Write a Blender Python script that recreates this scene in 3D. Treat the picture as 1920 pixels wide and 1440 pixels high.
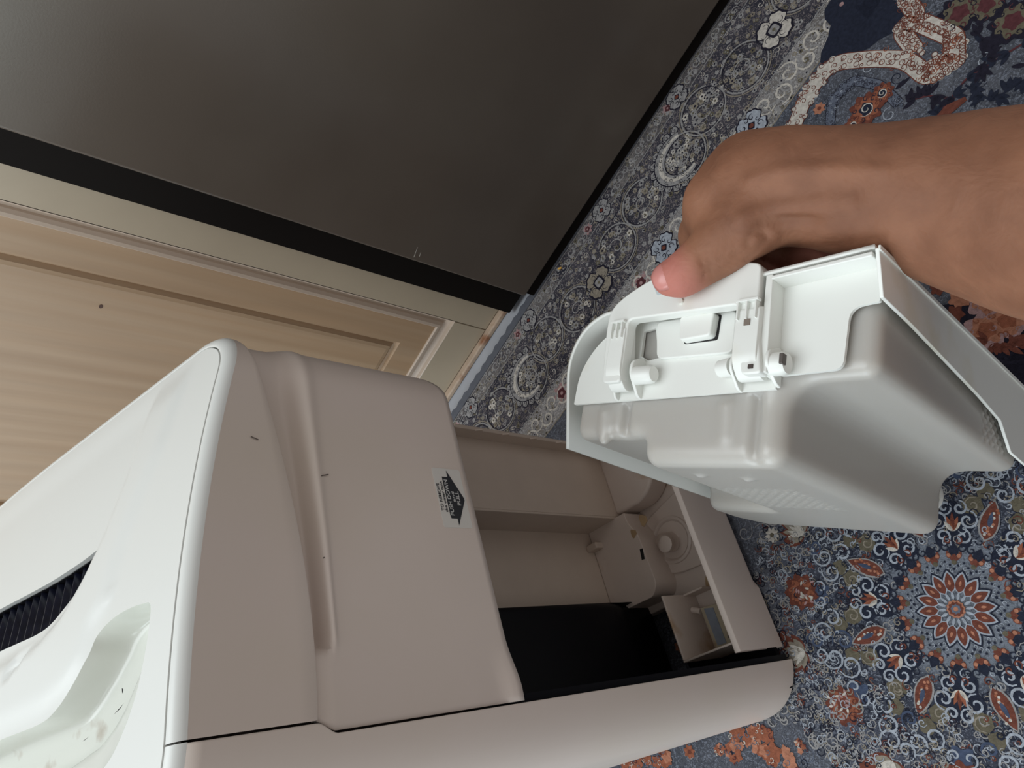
import bpy, bmesh, math, random
import numpy as np
from mathutils import Vector, Matrix
from mathutils.geometry import delaunay_2d_cdt

for o in list(bpy.data.objects): bpy.data.objects.remove(o, do_unlink=True)
SC = bpy.context.scene; COL = SC.collection
random.seed(7); np.random.seed(7)

# ------------------------------------------------------------------ camera
FPX = 1441.0; HC = 0.76
def nrm(v): v = np.array(v, float); return v / np.linalg.norm(v)
_n = nrm([1600, 340, FPX]); _h = np.array([-.246, -.846, .4728]); _h = nrm(_h - _h @ _n * _n)
RW = np.array([_h, np.cross(_h, _n), -_n])            # camera frame -> world
_p = RW @ np.array([520, 485, FPX]); _p = _p * (-HC / _p[2])
CAM = np.array([-_p[0], -_p[1], HC])
def ray(x, y): return RW @ np.array([x - 960, y - 720, FPX])
def fz(x, y, z=0.): v = ray(x, y); return Vector(CAM + v * ((z - HC) / v[2]))
def fy(x, y, Y=0.): v = ray(x, y); return Vector(CAM + v * ((Y - CAM[1]) / v[1]))
def fd(x, y, d): return CAM + RW @ (np.array([x - 960, y - 720, FPX]) * d / FPX)
cd = bpy.data.cameras.new('camera'); cam = bpy.data.objects.new('camera', cd); COL.objects.link(cam)
cd.sensor_fit = 'HORIZONTAL'; cd.sensor_width = 36; cd.lens = 36 * FPX / 1920; cd.clip_start = .02
r_, u_, b_ = RW @ [1, 0, 0], -(RW @ [0, 1, 0]), -(RW @ [0, 0, 1])
cam.matrix_world = Matrix([[r_[i], u_[i], b_[i], CAM[i]] for i in range(3)] + [[0, 0, 0, 1]])
SC.camera = cam

# ------------------------------------------------------------------ world and lights
w = bpy.data.worlds.new('world'); SC.world = w; w.use_nodes = True
w.node_tree.nodes['Background'].inputs[0].default_value = (1.0, .95, .92, 1)
w.node_tree.nodes['Background'].inputs[1].default_value = .45
def area(name, loc, target, size, power, color, sy=None):
    l = bpy.data.lights.new(name, 'AREA'); l.energy = power; l.color = color; l.shape = 'RECTANGLE'
    l.size = size; l.size_y = sy or size
    o = bpy.data.objects.new(name, l); COL.objects.link(o); o.location = loc
    o.rotation_euler = (Vector(target) - Vector(loc)).to_track_quat('-Z', 'Y').to_euler(); return o
area('window_daylight', (-2.15, 1.75, 1.25), (0, 1.75, 1.25), 2.2, 66, (.80, .93, 1), 2.0)
area('fridge_reflection_light', (-2.15, .02, 1.15), (0, .02, 1.15), .5, 7, (.80, .95, .95), 1.5)  # added area light that gives the refrigerator its bright reflection
area('overhead_fill', (-.1, .45, 2.4), (0, .3, 0), 1.7, 37, (.88, .96, 1))  # added overhead fill in place of ceiling bounce, no fixture
SC.view_settings.view_transform = 'Standard'; SC.view_settings.look = 'None'
SC.view_settings.exposure = -0.08; SC.view_settings.gamma = 1.0
SC.view_settings.use_curve_mapping = False

# ------------------------------------------------------------------ helpers
def srgb(r, g, b):
    f = lambda c: (c / 255 / 12.92) if c / 255 <= .04045 else ((c / 255 + .055) / 1.055) ** 2.4
    return (f(r), f(g), f(b), 1)
def mat(name, col, rough=.5, noise=0, nscale=40, bump=0, bscale=200, metal=0, spec=.5, coat=0, sss=0, sssr=.01, dirt=None, stretch=None):
    m = bpy.data.materials.new(name); m.use_nodes = True; nt = m.node_tree; b = nt.nodes['Principled BSDF']
    b.inputs['Base Color'].default_value = col; b.inputs['Roughness'].default_value = rough
    b.inputs['Metallic'].default_value = metal; b.inputs['Specular IOR Level'].default_value = spec
    if coat: b.inputs['Coat Weight'].default_value = coat; b.inputs['Coat Roughness'].default_value = .08
    if sss:
        b.inputs['Subsurface Weight'].default_value = sss; b.inputs['Subsurface Radius'].default_value = (1, .85, .7)
        b.inputs['Subsurface Scale'].default_value = sssr
    tc = nt.nodes.new('ShaderNodeTexCoord'); src = tc.outputs['Object']
    if stretch:
        mp = nt.nodes.new('ShaderNodeMapping'); mp.inputs['Scale'].default_value = stretch
        nt.links.new(src, mp.inputs[0]); src = mp.outputs[0]
    last = None
    if noise:
        n = nt.nodes.new('ShaderNodeTexNoise'); n.inputs['Scale'].default_value = nscale; n.inputs['Detail'].default_value = 6
        nt.links.new(src, n.inputs[0])
        r = nt.nodes.new('ShaderNodeValToRGB')
        c = np.array(col[:3]); r.color_ramp.elements[0].position = .3; r.color_ramp.elements[1].position = .7
        r.color_ramp.elements[0].color = tuple(c * (1 - noise)) + (1,); r.color_ramp.elements[1].color = tuple(np.minimum(c * (1 + noise), 1)) + (1,)
        nt.links.new(n.outputs[0], r.inputs[0]); nt.links.new(r.outputs[0], b.inputs['Base Color']); last = r.outputs[0]
    if dirt:
        dcol, dsc, lo, hi = dirt
        n = nt.nodes.new('ShaderNodeTexNoise'); n.inputs['Scale'].default_value = dsc; n.inputs['Detail'].default_value = 5
        nt.links.new(tc.outputs['Object'], n.inputs[0])
        r = nt.nodes.new('ShaderNodeValToRGB'); r.color_ramp.elements[0].position = lo; r.color_ramp.elements[1].position = hi
        r.color_ramp.elements[0].color = (0, 0, 0, 1); r.color_ramp.elements[1].color = (1, 1, 1, 1)
        mx = nt.nodes.new('ShaderNodeMixRGB'); nt.links.new(n.outputs[0], r.inputs[0]); nt.links.new(r.outputs[0], mx.inputs[0])
        mx.inputs[1].default_value = col; mx.inputs[2].default_value = dcol
        if last: nt.links.new(last, mx.inputs[1])
        nt.links.new(mx.outputs[0], b.inputs['Base Color'])
    if bump:
        n = nt.nodes.new('ShaderNodeTexNoise'); n.inputs['Scale'].default_value = bscale; n.inputs['Detail'].default_value = 3
        nt.links.new(src, n.inputs[0])
        bp = nt.nodes.new('ShaderNodeBump'); bp.inputs['Strength'].default_value = bump; bp.inputs['Distance'].default_value = .001
        nt.links.new(n.outputs[0], bp.inputs['Height']); nt.links.new(bp.outputs[0], b.inputs['Normal'])
    return m
def tag(o, label=None, cat=None, group=None, kind=None):
    if label: o['label'] = label
    if cat: o['category'] = cat
    if group: o['group'] = group
    if kind: o['kind'] = kind
    return o
def empty(name, loc=(0, 0, 0), mtx=None):
    o = bpy.data.objects.new(name, None); COL.objects.link(o); o.empty_display_size = .05
    if mtx is not None: o.matrix_world = mtx
    else: o.location = loc
    return o
def meshobj(name, V, F, m, parent=None, smooth=False, bevel=0, seg=2, solid=0, off=-1, sub=0, angle=40):
    me = bpy.data.meshes.new(name); me.from_pydata([tuple(v) for v in V], [], [tuple(int(i) for i in f) for f in F]); me.update()
    bm = bmesh.new(); bm.from_mesh(me); bmesh.ops.recalc_face_normals(bm, faces=bm.faces) if not solid else None
    bm.to_mesh(me); bm.free()
    return fin(name, me, m, parent, smooth, bevel, seg, solid, off, sub, angle)
def fin(name, me, m, parent=None, smooth=False, bevel=0, seg=2, solid=0, off=-1, sub=0, angle=40):
    for k in (m if isinstance(m, list) else [m]): me.materials.append(k)
    o = bpy.data.objects.new(name, me); COL.objects.link(o)
    if parent: o.parent = parent
    if smooth: me.shade_smooth()
    if solid: q = o.modifiers.new('s', 'SOLIDIFY'); q.thickness = solid; q.offset = off
    if bevel:
        q = o.modifiers.new('b', 'BEVEL'); q.width = bevel; q.segments = seg; q.limit_method = 'ANGLE'; q.angle_limit = math.radians(angle)
        me.shade_smooth(); q.harden_normals = True
    if sub: q = o.modifiers.new('u', 'SUBSURF'); q.levels = q.render_levels = sub
    return o
def boxvf(x0, x1, y0, y1, z0, z1):
    V = [(x, y, z) for x in (x0, x1) for y in (y0, y1) for z in (z0, z1)]
    return V, [(0, 1, 3, 2), (4, 6, 7, 5), (0, 4, 5, 1), (2, 3, 7, 6), (0, 2, 6, 4), (1, 5, 7, 3)]
def box(name, x0, x1, y0, y1, z0, z1, m, parent=None, bevel=.001, seg=2):
    V, F = boxvf(x0, x1, y0, y1, z0, z1); return meshobj(name, V, F, m, parent, bevel=bevel, seg=seg)
def prism(name, pts, z0, z1, m, parent=None, bevel=0, seg=2, axis='z', angle=40):
    n = len(pts)
    f = {'z': lambda p, h: (p[0], p[1], h), 'y': lambda p, h: (p[0], h, p[1]), 'x': lambda p, h: (h, p[0], p[1])}[axis]
    V = [f(p, z0) for p in pts] + [f(p, z1) for p in pts]
    F = [tuple(range(n))[::-1], tuple(range(n, 2 * n))] + [(i, (i + 1) % n, n + (i + 1) % n, n + i) for i in range(n)]
    return meshobj(name, V, F, m, parent, bevel=bevel, seg=seg, angle=angle)
def tri_poly(outer, holes, spacing=0, extra=None):
    """constrained triangulation; returns 2-D verts and tris inside outer and outside holes"""
    vs = []; es = []
    for lp in [outer] + holes:
        b = len(vs); vs += [Vector(p) for p in lp]; es += [(b + i, b + (i + 1) % len(lp)) for i in range(len(lp))]
    A = np.array(outer)
    if spacing:
        x0, y0 = A.min(0); x1, y1 = A.max(0)
        gx, gy = np.meshgrid(np.arange(x0, x1, spacing), np.arange(y0, y1, spacing)); g = np.c_[gx.ravel(), gy.ravel()]
        ok = inpoly(g, outer)
        for h in holes: ok &= ~inpoly(g, h)
        vs += [Vector(p) for p in g[ok]]
    r = delaunay_2d_cdt(vs, es, [], 0, 1e-6)
    V = np.array([tuple(v) for v in r[0]]); F = np.array([f for f in r[2] if len(f) == 3])
    c = V[F].mean(1); ok = inpoly(c, outer)
    for h in holes: ok &= ~inpoly(c, h)
    return V, F[ok]
def inpoly(P, poly):
    poly = np.array(poly); x, y = P[:, 0], P[:, 1]; r = np.zeros(len(P), bool); n = len(poly)
    for i in range(n):
        x0, y0 = poly[i]; x1, y1 = poly[(i + 1) % n]
        if y0 == y1: continue
        c = ((y0 > y) != (y1 > y)) & (x < (x1 - x0) * (y - y0) / (y1 - y0) + x0); r ^= c
    return r
def plate(name, outer, holes, z0, z1, m, parent=None, bevel=0, seg=2, axis='z'):
    V, F = tri_poly(outer, holes); n = len(V)
    key = {(round(v[0], 7), round(v[1], 7)): i for i, v in enumerate(V)}
    f = {'z': lambda p, h: (p[0], p[1], h), 'y': lambda p, h: (p[0], h, p[1]), 'x': lambda p, h: (h, p[0], p[1])}[axis]
    VV = [f(p, z0) for p in V] + [f(p, z1) for p in V]
    FF = [tuple(t)[::-1] for t in F] + [tuple(i + n for i in t) for t in F]
    ec = {}
    for t in F:
        for a, b in ((t[0], t[1]), (t[1], t[2]), (t[2], t[0])): ec[(a, b)] = 1
    for (a, b) in ec:
        if (b, a) not in ec: FF.append((a, b, b + n, a + n))
    o = meshobj(name, VV, FF, m, parent, bevel=bevel, seg=seg)
    return o
def smooth_closed(P, k=6):
    P = np.array(P); n = len(P); out = []
    for i in range(n):
        p0, p1, p2, p3 = P[i - 1], P[i], P[(i + 1) % n], P[(i + 2) % n]
        for j in range(k):
            t = j / k; out.append(.5 * (2 * p1 + (p2 - p0) * t + (2 * p0 - 5 * p1 + 4 * p2 - p3) * t * t + (3 * p1 - p0 - 3 * p2 + p3) * t ** 3))
    return np.array(out)
def rounded(P, radii, k=6):
    """polygon with filleted corners"""
    P = [np.array(p, float) for p in P]; out = []; n = len(P)
    for i in range(n):
        r = radii[i] if isinstance(radii, (list, tuple)) else radii
        if r <= 0: out.append(tuple(P[i])); continue
        a = P[i - 1] - P[i]; b = P[(i + 1) % n] - P[i]; la, lb = np.linalg.norm(a), np.linalg.norm(b)
        a /= la; b /= lb; r2 = min(r, la * .49, lb * .49)
        for j in range(k + 1):
            t = j / k; q = P[i] + a * r2 * (1 - t) ** 2 + b * r2 * t ** 2; out.append(tuple(q))
    return out
def tube(name, pts, rad, m, parent=None, n=12, cap=True):
    pts = [np.array(p, float) for p in pts]; V = []; F = []
    rad = rad if isinstance(rad, (list, tuple)) else [rad] * len(pts)
    prev = None
    for i, p in enumerate(pts):
        d = nrm(pts[min(i + 1, len(pts) - 1)] - pts[max(i - 1, 0)])
        if prev is None: prev = nrm(np.cross(d, [0, 0, 1] if abs(d[2]) < .9 else [1, 0, 0]))
        u = nrm(prev - d * (prev @ d)); v = np.cross(d, u); prev = u
        for k in range(n):
            a = 2 * math.pi * k / n; V.append(p + rad[i] * (u * math.cos(a) + v * math.sin(a)))
    for i in range(len(pts) - 1):
        for k in range(n): F.append((i * n + k, i * n + (k + 1) % n, (i + 1) * n + (k + 1) % n, (i + 1) * n + k))
    if cap: F += [tuple(range(n))[::-1], tuple(range((len(pts) - 1) * n, len(pts) * n))]
    o = meshobj(name, V, F, m, parent, smooth=True); o.data.set_sharp_from_angle(angle=math.radians(40)); return o
def grid(name, rows, m, parent=None, smooth=True, solid=0, off=-1, close=False, flip=False):
    """rows: list of equally long lists of points"""
    n = len(rows[0]); V = [p for r in rows for p in r]; F = []
    for i in range(len(rows) - 1):
        for j in range(n if close else n - 1):
            q = (i * n + j, i * n + (j + 1) % n, (i + 1) * n + (j + 1) % n, (i + 1) * n + j)
            F.append(q[::-1] if flip else q)
    me = bpy.data.meshes.new(name); me.from_pydata([tuple(v) for v in V], [], F); me.update()
    o = fin(name, me, m, parent, smooth, solid=solid, off=off)
    if smooth: me.set_sharp_from_angle(angle=math.radians(38))
    return o
def sstep(t): t = np.clip(t, 0, 1); return t * t * (3 - 2 * t)

def surface_nets(F, org, h):
    S = F < 0; nx, ny, nz = F.shape
    acc = np.zeros((nx - 1, ny - 1, nz - 1, 3)); cnt = np.zeros((nx - 1, ny - 1, nz - 1))
    cor = [(i, j, k) for i in (0, 1) for j in (0, 1) for k in (0, 1)]
    sl = lambda c: (slice(c[0], nx - 1 + c[0]), slice(c[1], ny - 1 + c[1]), slice(c[2], nz - 1 + c[2]))
    for a in cor:
        for ax in range(3):
            if a[ax]: continue
            b = list(a); b[ax] = 1; b = tuple(b)
            fa, fb = F[sl(a)], F[sl(b)]; m = (fa < 0) != (fb < 0)
            t = np.where(m, fa / np.where(m, fa - fb, 1), 0)
            for d in range(3): acc[..., d] += np.where(m, a[d] + (t if d == ax else 0), 0)
            cnt += m
    act = cnt > 0; idx = -np.ones(act.shape, int); idx[act] = np.arange(act.sum())
    P = acc[act] / cnt[act][:, None] + np.argwhere(act); V = np.array(org) + P * h
    Q = []
    for ax in range(3):
        o1, o2 = [d for d in range(3) if d != ax]
        s0 = [slice(None)] * 3; s1 = [slice(None)] * 3; s0[ax] = slice(0, -1); s1[ax] = slice(1, None)
        m = S[tuple(s0)] != S[tuple(s1)]; e = np.argwhere(m)
        sg = S[tuple(s0)][m]
        ok = (e[:, o1] > 0) & (e[:, o2] > 0) & (e[:, o1] < F.shape[o1] - 1) & (e[:, o2] < F.shape[o2] - 1)
        e = e[ok]; sg = sg[ok]
        def g(d1, d2):
            q = e.copy(); q[:, o1] -= d1; q[:, o2] -= d2; return idx[q[:, 0], q[:, 1], q[:, 2]]
        quad = np.stack([g(1, 1), g(0, 1), g(0, 0), g(1, 0)], 1)
        if ax == 1: sg = ~sg
        quad[~sg] = quad[~sg][:, ::-1]; Q.append(quad)
    return V, np.concatenate(Q)
def sdf_mesh(name, fn, lo, hi, h, m, parent=None):
    ax = [np.arange(lo[i], hi[i], h) for i in range(3)]
    G = np.stack(np.meshgrid(*ax, indexing='ij'), -1); F = fn(G)
    V, Q = surface_nets(F, lo, h)
    me = bpy.data.meshes.new(name); me.from_pydata(V.tolist(), [], Q.tolist()); me.update()
    return fin(name, me, m, parent, True)
def smin(a, b, k): hh = np.clip(.5 + .5 * (b - a) / k, 0, 1); return b * (1 - hh) + a * hh - k * hh * (1 - hh)
def smax(a, b, k): return -smin(-a, -b, k)
def sd_cone(P, a, b, ra, rb):
    a, b = np.array(a, float), np.array(b, float); ba = b - a; t = np.clip(((P - a) @ ba) / (ba @ ba), 0, 1)
    return np.linalg.norm(P - a - t[..., None] * ba, axis=-1) - (ra + (rb - ra) * t)
def sd_box(P, lo, hi, r):
    c = (np.array(lo) + hi) / 2; e = (np.array(hi) - lo) / 2 - r; q = np.abs(P - c) - e
    return np.linalg.norm(np.maximum(q, 0), axis=-1) + np.minimum(q.max(-1), 0) - r

# ------------------------------------------------------------------ materials
SHELL = mat('offwhite_plastic', srgb(218, 204, 195), .36, noise=.015, nscale=8, bump=.02, bscale=900, dirt=(srgb(208, 196, 180), 4, .45, .8))
LID = mat('white_plastic', srgb(222, 223, 219), .3, bump=.02, bscale=700)
INNER = mat('inner_plastic', srgb(200, 184, 170), .5, noise=.03, nscale=30)
TRAYM = mat('tray_plastic', srgb(212, 198, 188), .45, noise=.03, nscale=30, dirt=(srgb(170, 128, 70), 16, .6, .75))
STAIN = mat('limescale_stain', srgb(172, 146, 112), .6, noise=.15, nscale=60)
BLACKP = mat('black_plastic', (.005, .005, .007, 1), .5, spec=.15)
LOUVRE = mat('dark_louvre', srgb(22, 24, 38), .25, noise=.3, nscale=200)
DARK = mat('dark_gap', (.01, .009, .009, 1), .8)
TANKW = mat('tank_white', srgb(228, 229, 224), .4, bump=.02, bscale=800, dirt=(srgb(218, 214, 196), 14, .58, .75))
BODY = mat('translucent_plastic', srgb(176, 172, 166), .32, sss=.4, sssr=.03, bump=.05, bscale=150)
CREAM = mat('cream_foil', srgb(168, 153, 132), .42, noise=.04, nscale=12)

# ================================================================== SETTING
FLOORM = mat('pale_vinyl', srgb(160, 162, 168), .45, noise=.08, nscale=20)
WALLM = mat('painted_wall', srgb(206, 200, 190), .8, noise=.03, nscale=10)
o = box('floor', -2.2, 2.2, -2.2, 2.2, -.06, -.006, FLOORM, bevel=0); tag(o, kind='structure')
# frame of the row of cabinet and appliance
FA = Vector((-.322, .947, 0)).normalized()        # along the fronts, away
FN = Vector((.947, .322, 0)).normalized()         # into the cupboards
def frame(loc): return Matrix([[FA.x, FN.x, 0, loc[0]], [FA.y, FN.y, 0, loc[1]], [0, 0, 1, loc[2]], [0, 0, 0, 1]])
wo = box('wall_right', -1.6, 1.5, .68, .78, -.006, 2.5, WALLM, bevel=0); wo.matrix_world = frame((.591, .237, 0)); tag(wo, kind='structure')

# ------------------------------------------------------------------ cabinet
WOOD = mat('light_maple', srgb(160, 134, 107), .45, noise=.07, nscale=7, stretch=(9, 1, .55), bump=.05, bscale=60)
def wood_bands(m):
    nt = m.node_tree; b = nt.nodes['Principled BSDF']; src = b.inputs['Base Color'].links[0].from_socket
    tc = nt.nodes.new('ShaderNodeTexCoord'); mp = nt.nodes.new('ShaderNodeMapping'); mp.inputs['Scale'].default_value = (60, 1, 1.4)
    wv = nt.nodes.new('ShaderNodeTexNoise'); wv.inputs['Scale'].default_value = 1.2; wv.inputs['Detail'].default_value = 4
    nt.links.new(tc.outputs['Object'], mp.inputs[0]); nt.links.new(mp.outputs[0], wv.inputs[0])
    rp = nt.nodes.new('ShaderNodeValToRGB'); rp.color_ramp.elements[0].position = .35; rp.color_ramp.elements[1].position = .65
    rp.color_ramp.elements[0].color = srgb(240, 230, 218); rp.color_ramp.elements[1].color = (1, 1, 1, 1)
    mx = nt.nodes.new('ShaderNodeMixRGB'); mx.blend_type = 'MULTIPLY'; mx.inputs[0].default_value = .6
    nt.links.new(wv.outputs[0], rp.inputs[0]); nt.links.new(src, mx.inputs[1]); nt.links.new(rp.outputs[0], mx.inputs[2]); nt.links.new(mx.outputs[0], b.inputs['Base Color'])
wood_bands(WOOD)
RUST = mat('rusty_strip', srgb(170, 148, 128), .6, noise=.1, nscale=50, dirt=(srgb(128, 84, 54), 26, .56, .72))
cab = empty('kitchen_cabinet', mtx=frame((.591, .237, 0)))
tag(cab, 'cream framed cabinet with pale maple door panel behind the white machine', 'cabinet')
box('cabinet_body', 0, .62, .022, .62, .012, 1.1, CREAM, cab, .001)
# door: stiles, rails, bead, panel
door = empty('door'); door.parent = cab
stile = lambda nm, pts: prism(nm, pts, 0, .022, CREAM, door, .0012, 1, axis='y')
stile('stile', [(0, .004), (.044, .004), (.044, 1.1), (0, 1.1)])
stile('rail', [(.0446, .004), (.5554, .004), (.5554, .066), (.0446, .066)])
stile('stile', [(.556, .004), (.6, .004), (.6, 1.1), (.556, 1.1)])
def ringpanel(name, prof, m, x0, x1, z0, z1):
    rows = []
    for (o_, y_) in prof: rows.append([(x0 + o_, y_, z0 + o_), (x1 - o_, y_, z0 + o_), (x1 - o_, y_, z1 - o_), (x0 + o_, y_, z1 - o_)])
    return grid(name, rows, m, door, smooth=False, close=True, flip=True)
BEAD = mat('bead_foil', srgb(178, 160, 144), .35, noise=.03, nscale=15)
ringpanel('bead_moulding', [(0, .0), (.0012, .001), (.0022, .0065), (.0075, .0112), (.0100, .0108), (.0115, .0080), (.0155, .0050), (.0195, .0042), (.0208, .0056), (.0212, .0105)], BEAD, .044, .556, .066, 1.16)
ringpanel('wood_panel', [(.004, .0075), (.046, .0075), (.0485, .0125), (.052, .0135), (.057, .0085), (.062, .0075)], WOOD, .0608, .5392, .0828, 1.144)
V, F = boxvf(.1228, .4772, .0075, .0125, .1448, 1.08); meshobj('centre_panel', V, F, WOOD, door)
prism('knot', [(.004 * math.cos(a) * .7 + .1505, .0022 * math.sin(a) + .5305) for a in np.linspace(0, 6.28, 13)[:-1]], .0071, .0077, mat('dark_knot', srgb(70, 42, 28), .6), door, axis='y')
prism('plinth_strip', [(.0, .004), (.012, .0005), (.012, -.004), (-.004, -.004), (-.004, .004)], -.01, .60, RUST, cab, .0008, axis='z').name = 'plinth_strip'
po = [o for o in bpy.data.objects if o.name == 'plinth_strip'][0]; bpy.data.objects.remove(po)
V, F = boxvf(-.006, .60, -.010, .004, -.006, .0035); meshobj('plinth_strip', V, F, RUST, cab, bevel=.003)

# ------------------------------------------------------------------ refrigerator
FRM = mat('dark_appliance_enamel', srgb(92, 83, 75), .23, metal=.1, noise=.10, nscale=3, bump=.05, bscale=500, dirt=(srgb(104, 96, 88), 2.5, .4, .7))
FOOT_SHADE = mat('foot_and_shade_black', (.009, .007, .006, 1), .7, spec=.1)  # black for the feet and for the painted shade pieces
fr0 = fz(985, 557, .021)
fr = empty('refrigerator', mtx=frame((fr0.x, fr0.y, 0)))
tag(fr, 'dark grey-brown refrigerator side standing on the rug edge beside the cabinet', 'refrigerator')
box('side_panel', -.66, 0, 0, .64, .021, 1.75, FRM, fr, .004, 3)
box('underside_shade', -.655, -.003, .007, .63, .0022, .0215, FOOT_SHADE, fr, .0005)  # black strip standing in for the shadow under the refrigerator
box('gap_shade', .0008, .0455, .028, .07, .004, 1.1, FOOT_SHADE, fr, 0)  # added black filler, stands in for deep shade between refrigerator and cabinet
for px_ in (-.06, -.6):
    V = []; tube('foot', [(px_, .035, .0022), (px_, .035, .012), (px_, .035, .021)], [.016, .018, .012], FOOT_SHADE, fr)
SCR = mat('scratch_white', srgb(190, 188, 180), .6)
def on_fridge(x, y):
    v = ray(x, y); n = np.array(FN); p = np.array(fr0); q = CAM + v * (((p - CAM) @ n) / (v @ n)); return fr.matrix_world.inverted() @ Vector(q)
for (a, b) in (((776, 482), (783, 463)), ((786, 481), (789, 473))):
    p, q = on_fridge(*a), on_fridge(*b); d = (q - p).normalized(); s = Vector((-d.z, 0, d.x)) * .0005
    meshobj('scratch', [(v.x, -.0002, v.z) for v in (p - s, p + s, q + s * .4, q - s * .4)], [(0, 1, 2, 3)], SCR, fr)

# ================================================================== RUG
E0 = (.578, .170); e1 = nrm([-.328, .945]); e2 = np.array([-e1[1], e1[0]])
RUGM = Matrix([[e1[0], e2[0], 0, E0[0]], [e1[1], e2[1], 0, E0[1]], [0, 0, 1, 0], [0, 0, 0, 1]])
def rc(x, y, z=0.):
    p = fz(x, y, z); r = np.array([p.x - E0[0], p.y - E0[1]]); return np.array([r @ e1, r @ e2])
MED = rc(1793, 1142)
def rug_base():
    m = bpy.data.materials.new('rug_pile'); m.use_nodes = True; nt = m.node_tree; b = nt.nodes['Principled BSDF']
    b.inputs['Roughness'].default_value = .9; b.inputs['Specular IOR Level'].default_value = .2
    tc = nt.nodes.new('ShaderNodeTexCoord'); sp = nt.nodes.new('ShaderNodeSeparateXYZ'); nt.links.new(tc.outputs['Object'], sp.inputs[0])
    def ramp(src, stops, interp='LINEAR'):
        r = nt.nodes.new('ShaderNodeValToRGB'); cr = r.color_ramp; cr.interpolation = interp
        while len(cr.elements) < len(stops): cr.elements.new(.5)
        for e, (p, c) in zip(cr.elements, stops): e.position = p; e.color = c
        nt.links.new(src, r.inputs[0]); return r.outputs[0]
    def mul(a, k):
        q = nt.nodes.new('ShaderNodeMath'); q.operation = 'MULTIPLY'; nt.links.new(a, q.inputs[0]); q.inputs[1].default_value = k; return q.outputs[0]
    def noise(sc, det=5, dist=0):
        n = nt.nodes.new('ShaderNodeTexNoise'); n.inputs['Scale'].default_value = sc; n.inputs['Detail'].default_value = det; n.inputs['Distortion'].default_value = dist
        nt.links.new(tc.outputs['Object'], n.inputs[0]); return n.outputs[0]
    def mix(f, a, b_):
        q = nt.nodes.new('ShaderNodeMixRGB')
        for s, v in ((0, f), (1, a), (2, b_)):
            if hasattr(v, 'links') or hasattr(v, 'is_linked'): nt.links.new(v, q.inputs[s])
            else: q.inputs[s].default_value = v
        return q.outputs[0]
    dark, dark2, sl, sl2, gb = srgb(44, 44, 54), srgb(70, 68, 76), srgb(70, 73, 81), srgb(88, 90, 98), srgb(110, 106, 104)
    d1 = mul(sp.outputs[1], 5)                                 # 0..0.2 m -> 0..1
    A = ramp(d1, [(0, dark2), (.06, gb), (.19, dark), (.70, dark), (.72, gb), (.93, sl)], 'CONSTANT')
    B = ramp(d1, [(0, dark), (.06, dark), (.19, dark2), (.70, dark2), (.72, srgb(150, 146, 146)), (.93, sl2)], 'CONSTANT')
    base = mix(ramp(noise(14), [(.4, (0, 0, 0, 1)), (.62, (1, 1, 1, 1))]), A, B)
    vd = nt.nodes.new('ShaderNodeVectorMath'); vd.operation = 'DISTANCE'; nt.links.new(tc.outputs['Object'], vd.inputs[0]); vd.inputs[1].default_value = (MED[0], MED[1], 0)
    rr = mul(vd.outputs['Value'], 4)                            # radius .25 -> 1
    mc = ramp(rr, [(0, srgb(100, 104, 112)), (.22, srgb(112, 118, 128)), (.28, srgb(56, 60, 72)), (.5, srgb(60, 63, 74)), (.66, srgb(84, 88, 102))], 'LINEAR')
    mk = ramp(rr, [(.62, (1, 1, 1, 1)), (.74, (0, 0, 0, 1))])
    base = mix(mk, base, mc)
    fl = ramp(noise(260, 3, 2.0), [(.54, (0, 0, 0, 1)), (.575, (1, 1, 1, 1))])
    fcol = ramp(d1, [(0, srgb(150, 140, 138)), (.70, srgb(190, 190, 190)), (.93, srgb(128, 134, 148))], 'CONSTANT')
    base = mix(mul(fl, .55), base, fcol)
    dk = ramp(noise(170, 3, 2.2), [(.56, (0, 0, 0, 1)), (.6, (1, 1, 1, 1))])
    base = mix(mul(dk, .45), base, srgb(34, 36, 50))
    nt.links.new(base, b.inputs['Base Color'])
    bp = nt.nodes.new('ShaderNodeBump'); bp.inputs['Strength'].default_value = .5; bp.inputs['Distance'].default_value = .0015
    nt.links.new(noise(900, 2), bp.inputs['Height']); nt.links.new(bp.outputs[0], b.inputs['Normal'])
    return m
rug = empty('persian_rug', mtx=RUGM)
tag(rug, 'blue-grey floral rug with charcoal border and round medallion covering the floor', 'rug')
S0, S1, D1 = -1.35, 1.2, 1.6
box('pile', S0, S1, .012, D1, -.006, 0, rug_base(), rug, 0)
# overcast edge binding with a wavy outline
pts = [(s, .001 + .0012 * math.sin(s * 330) + .0008 * math.sin(s * 171)) for s in np.arange(S0, S1, .003)]
prism('edge_binding', pts + [(S1, .0135), (S0, .0135)], -.006, .0012, mat('grey_binding', srgb(84, 86, 94), .9, noise=.1, nscale=90, bump=.3, bscale=500), rug)
PAL = dict(cream=(186, 180, 172), grey=(140, 138, 138), beige=(134, 126, 114), orange=(138, 84, 64), rust=(104, 60, 50), pink=(156, 126, 126), peach=(164, 112, 90),
           olive=(96, 90, 76), navy=(36, 40, 54), blue=(66, 76, 98), ice=(152, 158, 168), dark=(34, 32, 44), plum=(84, 48, 52), slate=(92, 98, 112), white=(205, 205, 205))
PK = list(PAL)
def rugmat(k):
    m = mat('yarn_' + k, srgb(*PAL[k]), .92, noise=.22, nscale=260, bump=.5, bscale=900, spec=.15); return m
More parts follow.
